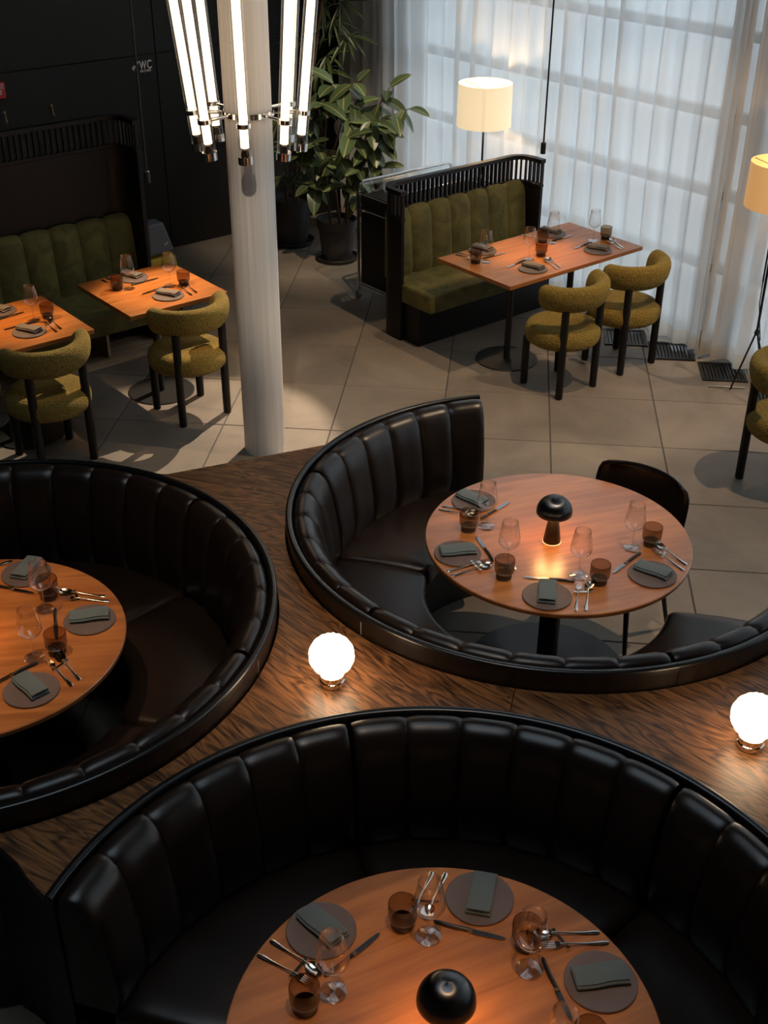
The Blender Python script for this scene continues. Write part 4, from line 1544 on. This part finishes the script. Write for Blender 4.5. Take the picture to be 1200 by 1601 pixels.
MB().box((LC / 2, -WC_ / 2, 0.935), (LC - 0.05, WC_ - 0.02, 0.008)).build('glass_top', M['pane'], ct, smooth=False)
MB().box((LC / 2, -WC_ / 2, 0.79), (LC - 0.03, WC_ - 0.03, 0.12)).build('drawer_box', M['blackwood'], ct, smooth=False, bevel=0.004)
MB().box((LC / 2, -WC_ / 2, 0.42), (LC - 0.03, WC_ - 0.03, 0.58)).build('cabinet', M['blackwood'], ct, smooth=False, bevel=0.004)

# ------------------------------------------------------------------ wall fittings
sg = thing('wall_sign', 'small white WC sign with stepped arrow on the black wall', 'sign', uv(5.115, WALL_V, 1.585), AU)


def lettering(txt, size, x, z, sx, name):
    cu = bpy.data.curves.new(name, 'FONT')
    cu.body = txt
    cu.size = size
    cu.extrude = 0.0015
    cu.align_x = 'LEFT'
    cu.offset = size * 0.014
    to = bpy.data.objects.new(name, cu)
    COL.objects.link(to)
    dg = bpy.context.evaluated_depsgraph_get()
    me = bpy.data.meshes.new_from_object(to.evaluated_get(dg))
    bpy.data.objects.remove(to)
    me.materials.clear()
    me.materials.append(M['white'])
    o = obj(name, me, sg)
    o.rotation_euler = (PI / 2, 0, 0)
    o.scale = (sx, 1, 1)
    o.location = (x, -0.002, z)
    return o


lettering('W', 0.098, -0.046, -0.015, 0.62, 'letter')
lettering('C', 0.098, 0.022, -0.015, 0.68, 'letter')
lettering('MYCCI PRIVE', 0.024, -0.046, -0.038, 0.74, 'small_lettering')
st = MB()
for x0, z0, x1, z1 in ((-0.060, 0.048, -0.048, 0.048), (-0.060, 0.048, -0.060, 0.036), (-0.077, 0.018, -0.077, 0.033), (-0.077, 0.018, -0.091, 0.018), (-0.091, 0.018, -0.091, 0.002), (-0.091, 0.002, -0.114, 0.002), (-0.066, 0.034, -0.077, 0.034), (-0.062, 0.046, -0.062, 0.034)):
    st.box(((x0 + x1) / 2, -0.002, (z0 + z1) / 2), (abs(x1 - x0) + 0.006, 0.003, abs(z1 - z0) + 0.006))
for s in (-1, 1):
    st.box((-0.107, -0.002, 0.002 + s * 0.009), (0.028, 0.003, 0.007), mat=Matrix.Rotation(s * -0.85, 3, 'Y'))
st.build('stepped_arrow', M['white'], sg, smooth=False)

fa = thing('fire_alarm', 'red fire alarm box with paper label on the black wall', 'alarm', uv(3.735, WALL_V, 1.51), AU)
MB().box((0, -0.035, 0.06), (0.24, 0.07, 0.12)).build('box', M['red'], fa, smooth=False, bevel=0.006)
MB().box((0, -0.0712, 0.091), (0.215, 0.003, 0.045)).build('clear_window', M['pink'], fa, smooth=False)
MB().box((-0.01, -0.0722, 0.048), (0.19, 0.003, 0.034)).build('paper_label', M['paper'], fa, smooth=False)
lb = MB()
for q in range(7):
    lb.box((-0.09 + 0.025 * q, -0.0740, 0.048), (0.015, 0.001, 0.009))
lb.build('label_print', M['black'], fa, smooth=False)
for u, lab in ((3.845, 'thin brass coat hook on the black wall under the fire alarm'), (4.245, 'thin brass coat hook on the black wall toward the WC sign')):
    hk = thing('coat_hook', lab, 'hook', uv(u, WALL_V, 1.30), AU)
    MB().tube([(0, -0.002, 0.09), (0, -0.012, 0.085), (0, -0.018, 0.05), (0, -0.025, 0.02), (0.004, -0.045, 0.0), (0.01, -0.065, 0.004), (0.014, -0.075, 0.02)], 0.0045, 8).build('hook_rod', M['brass'], hk)
    MB().cyl((0, 0.001, 0.09), (0, -0.006, 0.09), 0.012, n=14).build('backplate', M['brass'], hk)

vc = thing('floor_cleaner', 'grey and yellow upright floor cleaner behind the tall bench end', 'cleaner', uv(4.42, -8.22, 0), AU)
MB().prism([(-0.16, -0.14), (0.10, -0.14), (0.10, 0.14), (-0.16, 0.14)], 0.0, 0.30).build('base', M['black'], vc, smooth=False, bevel=0.03, seg=3)
MB().add([(-0.14, -0.12, 0.30), (0.095, -0.12, 0.30), (0.095, 0.12, 0.30), (-0.14, 0.12, 0.30), (-0.14, -0.10, 0.46), (0.085, -0.10, 0.46), (0.085, 0.10, 0.46), (-0.14, 0.10, 0.46)], [(3, 2, 1, 0), (4, 5, 6, 7), (0, 1, 5, 4), (1, 2, 6, 5), (2, 3, 7, 6), (3, 0, 4, 7)]).build('tank', M['yellow'], vc, smooth=False, bevel=0.012, seg=2)
MB().add([(-0.14, -0.10, 0.475), (0.08, -0.10, 0.50), (0.08, 0.10, 0.50), (-0.14, 0.10, 0.475), (-0.12, -0.07, 0.72), (0.02, -0.07, 0.72), (0.02, 0.07, 0.72), (-0.12, 0.07, 0.72)], [(3, 2, 1, 0), (4, 5, 6, 7), (0, 1, 5, 4), (1, 2, 6, 5), (2, 3, 7, 6), (3, 0, 4, 7)]).build('hood', M['grey'], vc, smooth=False, bevel=0.015, seg=2)
MB().box((0.015, -0.092, 0.56), (0.035, 0.004, 0.012), mat=Matrix.Rotation(-0.5, 3, 'Y')).build('emblem', M['paper'], vc, smooth=False)
MB().tube([(-0.08, 0, 0.71), (-0.10, 0.02, 0.84), (-0.13, 0.02, 0.90)], 0.010, 8).build('handle', M['black'], vc)

# ------------------------------------------------------------------ potted plants
def leaf_mesh(name, L, W, mat, fold, curl, n=9):
    rows = []
    for i in range(n + 1):
        f = i / n
        w = W / 2 * (math.sin(PI * f ** 0.85) ** 0.62) * (1 if f < 0.99 else 0) + (0.0012 if f in (0, 1) else 0)
        y = L * f
        z = -curl * f * f * L
        rows.append([(s * w, y, z + fold * abs(s) * w) for s in (-1, -0.5, 0, 0.5, 1)])
    return MB().grid(rows).mesh(name, mat, angle=80)


def place_leaf(me, parent, p, d, up, scale, name='leaf'):
    d = Vector(d).normalized()
    up = Vector(up)
    x = d.cross(up)
    if x.length < 1e-3:
        x = d.orthogonal()
    x.normalize()
    z = x.cross(d).normalized()
    o = obj(name, me, parent)
    Mx = Matrix((x, d, z)).transposed().to_4x4()
    o.matrix_local = Matrix.Translation(p) @ Mx @ Matrix.Scale(scale, 4)
    return o


def pot(t, r, h, mat):
    MB().lathe([(0, 0.012), (r * 1.02, 0.012), (r * 1.10, 0.035), (r * 1.13, 0.04), (r * 1.15, 0.036), (r * 1.05, 0.0), (0, 0.0)][::-1], 48).build('saucer', mat, t, angle=40)
    MB().lathe([(0, 0.018), (r * 0.80, 0.018), (r * 0.97, h * 0.80), (r * 1.05, h * 0.80), (r * 1.08, h), (r * 1.0, h), (r * 0.95, h * 0.86), (0, h * 0.86)], 48).build('pot', mat, t, angle=35)
    MB().lathe([(0, h * 0.90), (r * 0.6, h * 0.895), (r * 0.94, h * 0.885)][::-1], 24).build('soil', M['soil'], t)


rp = thing('rubber_plant', 'rubber plant with large glossy dark leaves in a charcoal pot', 'plant', (-1.478, 10.28, 0))
pot(rp, 0.165, 0.37, M['pot'])
base = Vector((-1.478, 10.28, 0))
tips = [(-0.83, 10.0, 1.38), (-1.01, 10.2, 1.50), (-1.26, 10.1, 1.56), (-1.49, 10.3, 1.50), (-0.96, 9.9, 1.20), (-1.56, 10.0, 1.38), (-1.13, 9.9, 1.29), (-1.31, 9.85, 1.17), (-1.71, 10.1, 1.23), (-1.03, 10.0, 0.90), (-1.24, 9.9, 0.90), (-1.47, 9.9, 1.0), (-1.76, 10.2, 0.97), (-1.14, 10.2, 1.02), (-1.40, 10.4, 1.25), (-1.65, 10.0, 1.07), (-1.36, 10.0, 0.72), (-1.22, 10.15, 0.62), (-1.68, 10.1, 0.70), (-1.30, 10.1, 1.36), (-1.08, 10.0, 1.12), (-1.55, 10.15, 0.86)]
LM = [leaf_mesh('leaf', 0.23, 0.118, M['leaf'], 0.22, 0.22), leaf_mesh('leaf', 0.19, 0.10, M['leaf'], 0.32, 0.05), leaf_mesh('leaf', 0.25, 0.122, M['leaf'], 0.16, 0.40)]
stems = [[(0.03, -0.02, 0.32), (0.0, -0.02, 0.6), (-0.03, -0.04, 0.9), (0.05, -0.08, 1.15)], [(-0.05, -0.03, 0.32), (-0.07, -0.04, 0.62), (-0.09, -0.05, 0.95), (-0.06, -0.06, 1.3)], [(0.08, 0.0, 0.32), (0.10, -0.05, 0.55), (0.20, -0.12, 0.85), (0.28, -0.15, 1.12)]]
for s_ in stems:
    MB().tube(s_, [0.012, 0.011, 0.009, 0.007], 8).build('stem', M['bark'], rp)
for q, tp in enumerate(tips):
    p = Vector(tp) - base
    best = None
    for s_ in stems:
        for a, b in zip(s_[:-1], s_[1:]):
            for f in (0.25, 0.5, 0.75, 1.0):
                c_ = Vector(a).lerp(Vector(b), f)
                sc_ = (c_ - p).length + max(0, c_.z - p.z + 0.1) * 2
                if best is None or sc_ < best[0]:
                    best = (sc_, c_)
    root = best[1]
    mid_ = root.lerp(p, 0.5) + Vector((0, 0, 0.04))
    MB().tube([root, mid_, p], [0.006, 0.005, 0.0035], 6).build('branch', M['bark'], rp)
    out = Vector((p.x, p.y, 0.0))
    out = out.normalized() if out.length > 0.05 else Vector((0.3, -1, 0)).normalized()
    for m_ in range(6):
        a = 2 * PI * (m_ * 0.382 + q * 0.17)
        f = 0.45 + 0.55 * m_ / 5
        pos = root.lerp(p, f) + Vector((0, 0, 0.04 * math.sin(PI * f)))
        d = Vector((math.cos(a), math.sin(a), 0)) * 0.8 + out * 0.35 + Vector((0, -0.25, 0))
        d.z = rnd.uniform(-0.95, 0.25) if m_ < 5 else rnd.uniform(0.2, 1.0)
        place_leaf(LM[(m_ + q) % 3], rp, pos, d, (0.1, -0.35, 1), rnd.uniform(0.75, 1.12))
place_leaf(LM[1], rp, Vector((0.10, -0.12, 0.66)), (0.1, -0.3, -1), (0, -1, 0.2), 0.6).data = leaf_mesh('leaf', 0.17, 0.07, M['leafy'], 0.2, 0.1)

pp = thing('palm_plant', 'tall thin-leaved palm in a dark pot beside the column', 'plant', (-1.945, 10.68, 0))
pot(pp, 0.175, 0.42, M['pot'])
base = Vector((-1.945, 10.68, 0))
PLM = [leaf_mesh('leaflet', 0.30, 0.030, M['leaf2'], 0.5, 0.18, 6), leaf_mesh('leaflet', 0.26, 0.026, M['leaf2'], 0.5, 0.40, 6)]
heads = [(-1.47, 10.75, 2.06), (-1.42, 10.72, 1.80), (-1.66, 10.70, 1.52), (-1.78, 10.80, 1.75), (-1.93, 10.50, 0.86), (-1.79, 10.50, 0.72), (-2.00, 10.50, 0.66), (-1.62, 10.72, 2.05), (-1.67, 10.66, 1.28), (-1.55, 10.72, 1.92), (-1.86, 10.46, 0.98), (-2.02, 10.60, 1.10), (-1.60, 10.70, 1.64), (-1.52, 10.74, 2.25)]
canes = [[(0.02, 0, 0.36), (0.08, 0.0, 0.9), (0.22, 0.02, 1.5), (0.33, 0.03, 2.2)], [(-0.04, -0.02, 0.36), (-0.02, -0.05, 0.75), (0.0, -0.08, 1.1)], [(0.05, -0.04, 0.36), (0.10, -0.10, 0.7), (0.12, -0.14, 0.95)]]
for s_ in canes:
    MB().tube(s_, 0.014, 8).build('cane', M['bark'], pp)
for q, hd in enumerate(heads):
    p = Vector(hd) - base
    best = None
    for s_ in canes:
        for a, b in zip(s_[:-1], s_[1:]):
            for f in (0, 0.33, 0.66, 1.0):
                c_ = Vector(a).lerp(Vector(b), f)
                sc_ = (c_ - p).length + max(0, c_.z - p.z + 0.05)
                if best is None or sc_ < best[0]:
                    best = (sc_, c_)
    MB().tube([best[1], best[1].lerp(p, 0.5) + Vector((0, 0, 0.03)), p], 0.004, 6).build('leaf_stalk', M['leaf2'], pp)
    ax = (p - best[1])
    ax = ax.normalized() if ax.length > 0.02 else Vector((0, -0.5, 0.8)).normalized()
    ax = (ax + Vector((rnd.uniform(-.3, .5), -0.5, 0.1))).normalized()
    sd = ax.orthogonal().normalized()
    for m_ in range(9):
        a = math.radians(-115 + 230 * m_ / 8)
        side = ax.cross(Vector((0, -0.4, 1))).normalized()
        d = ax * math.cos(a) + side * math.sin(a) + Vector((0, 0, -0.28))
        place_leaf(PLM[m_ % 2], pp, p, d, (0, -0.4, 1), rnd.uniform(0.75, 1.1), 'leaflet')
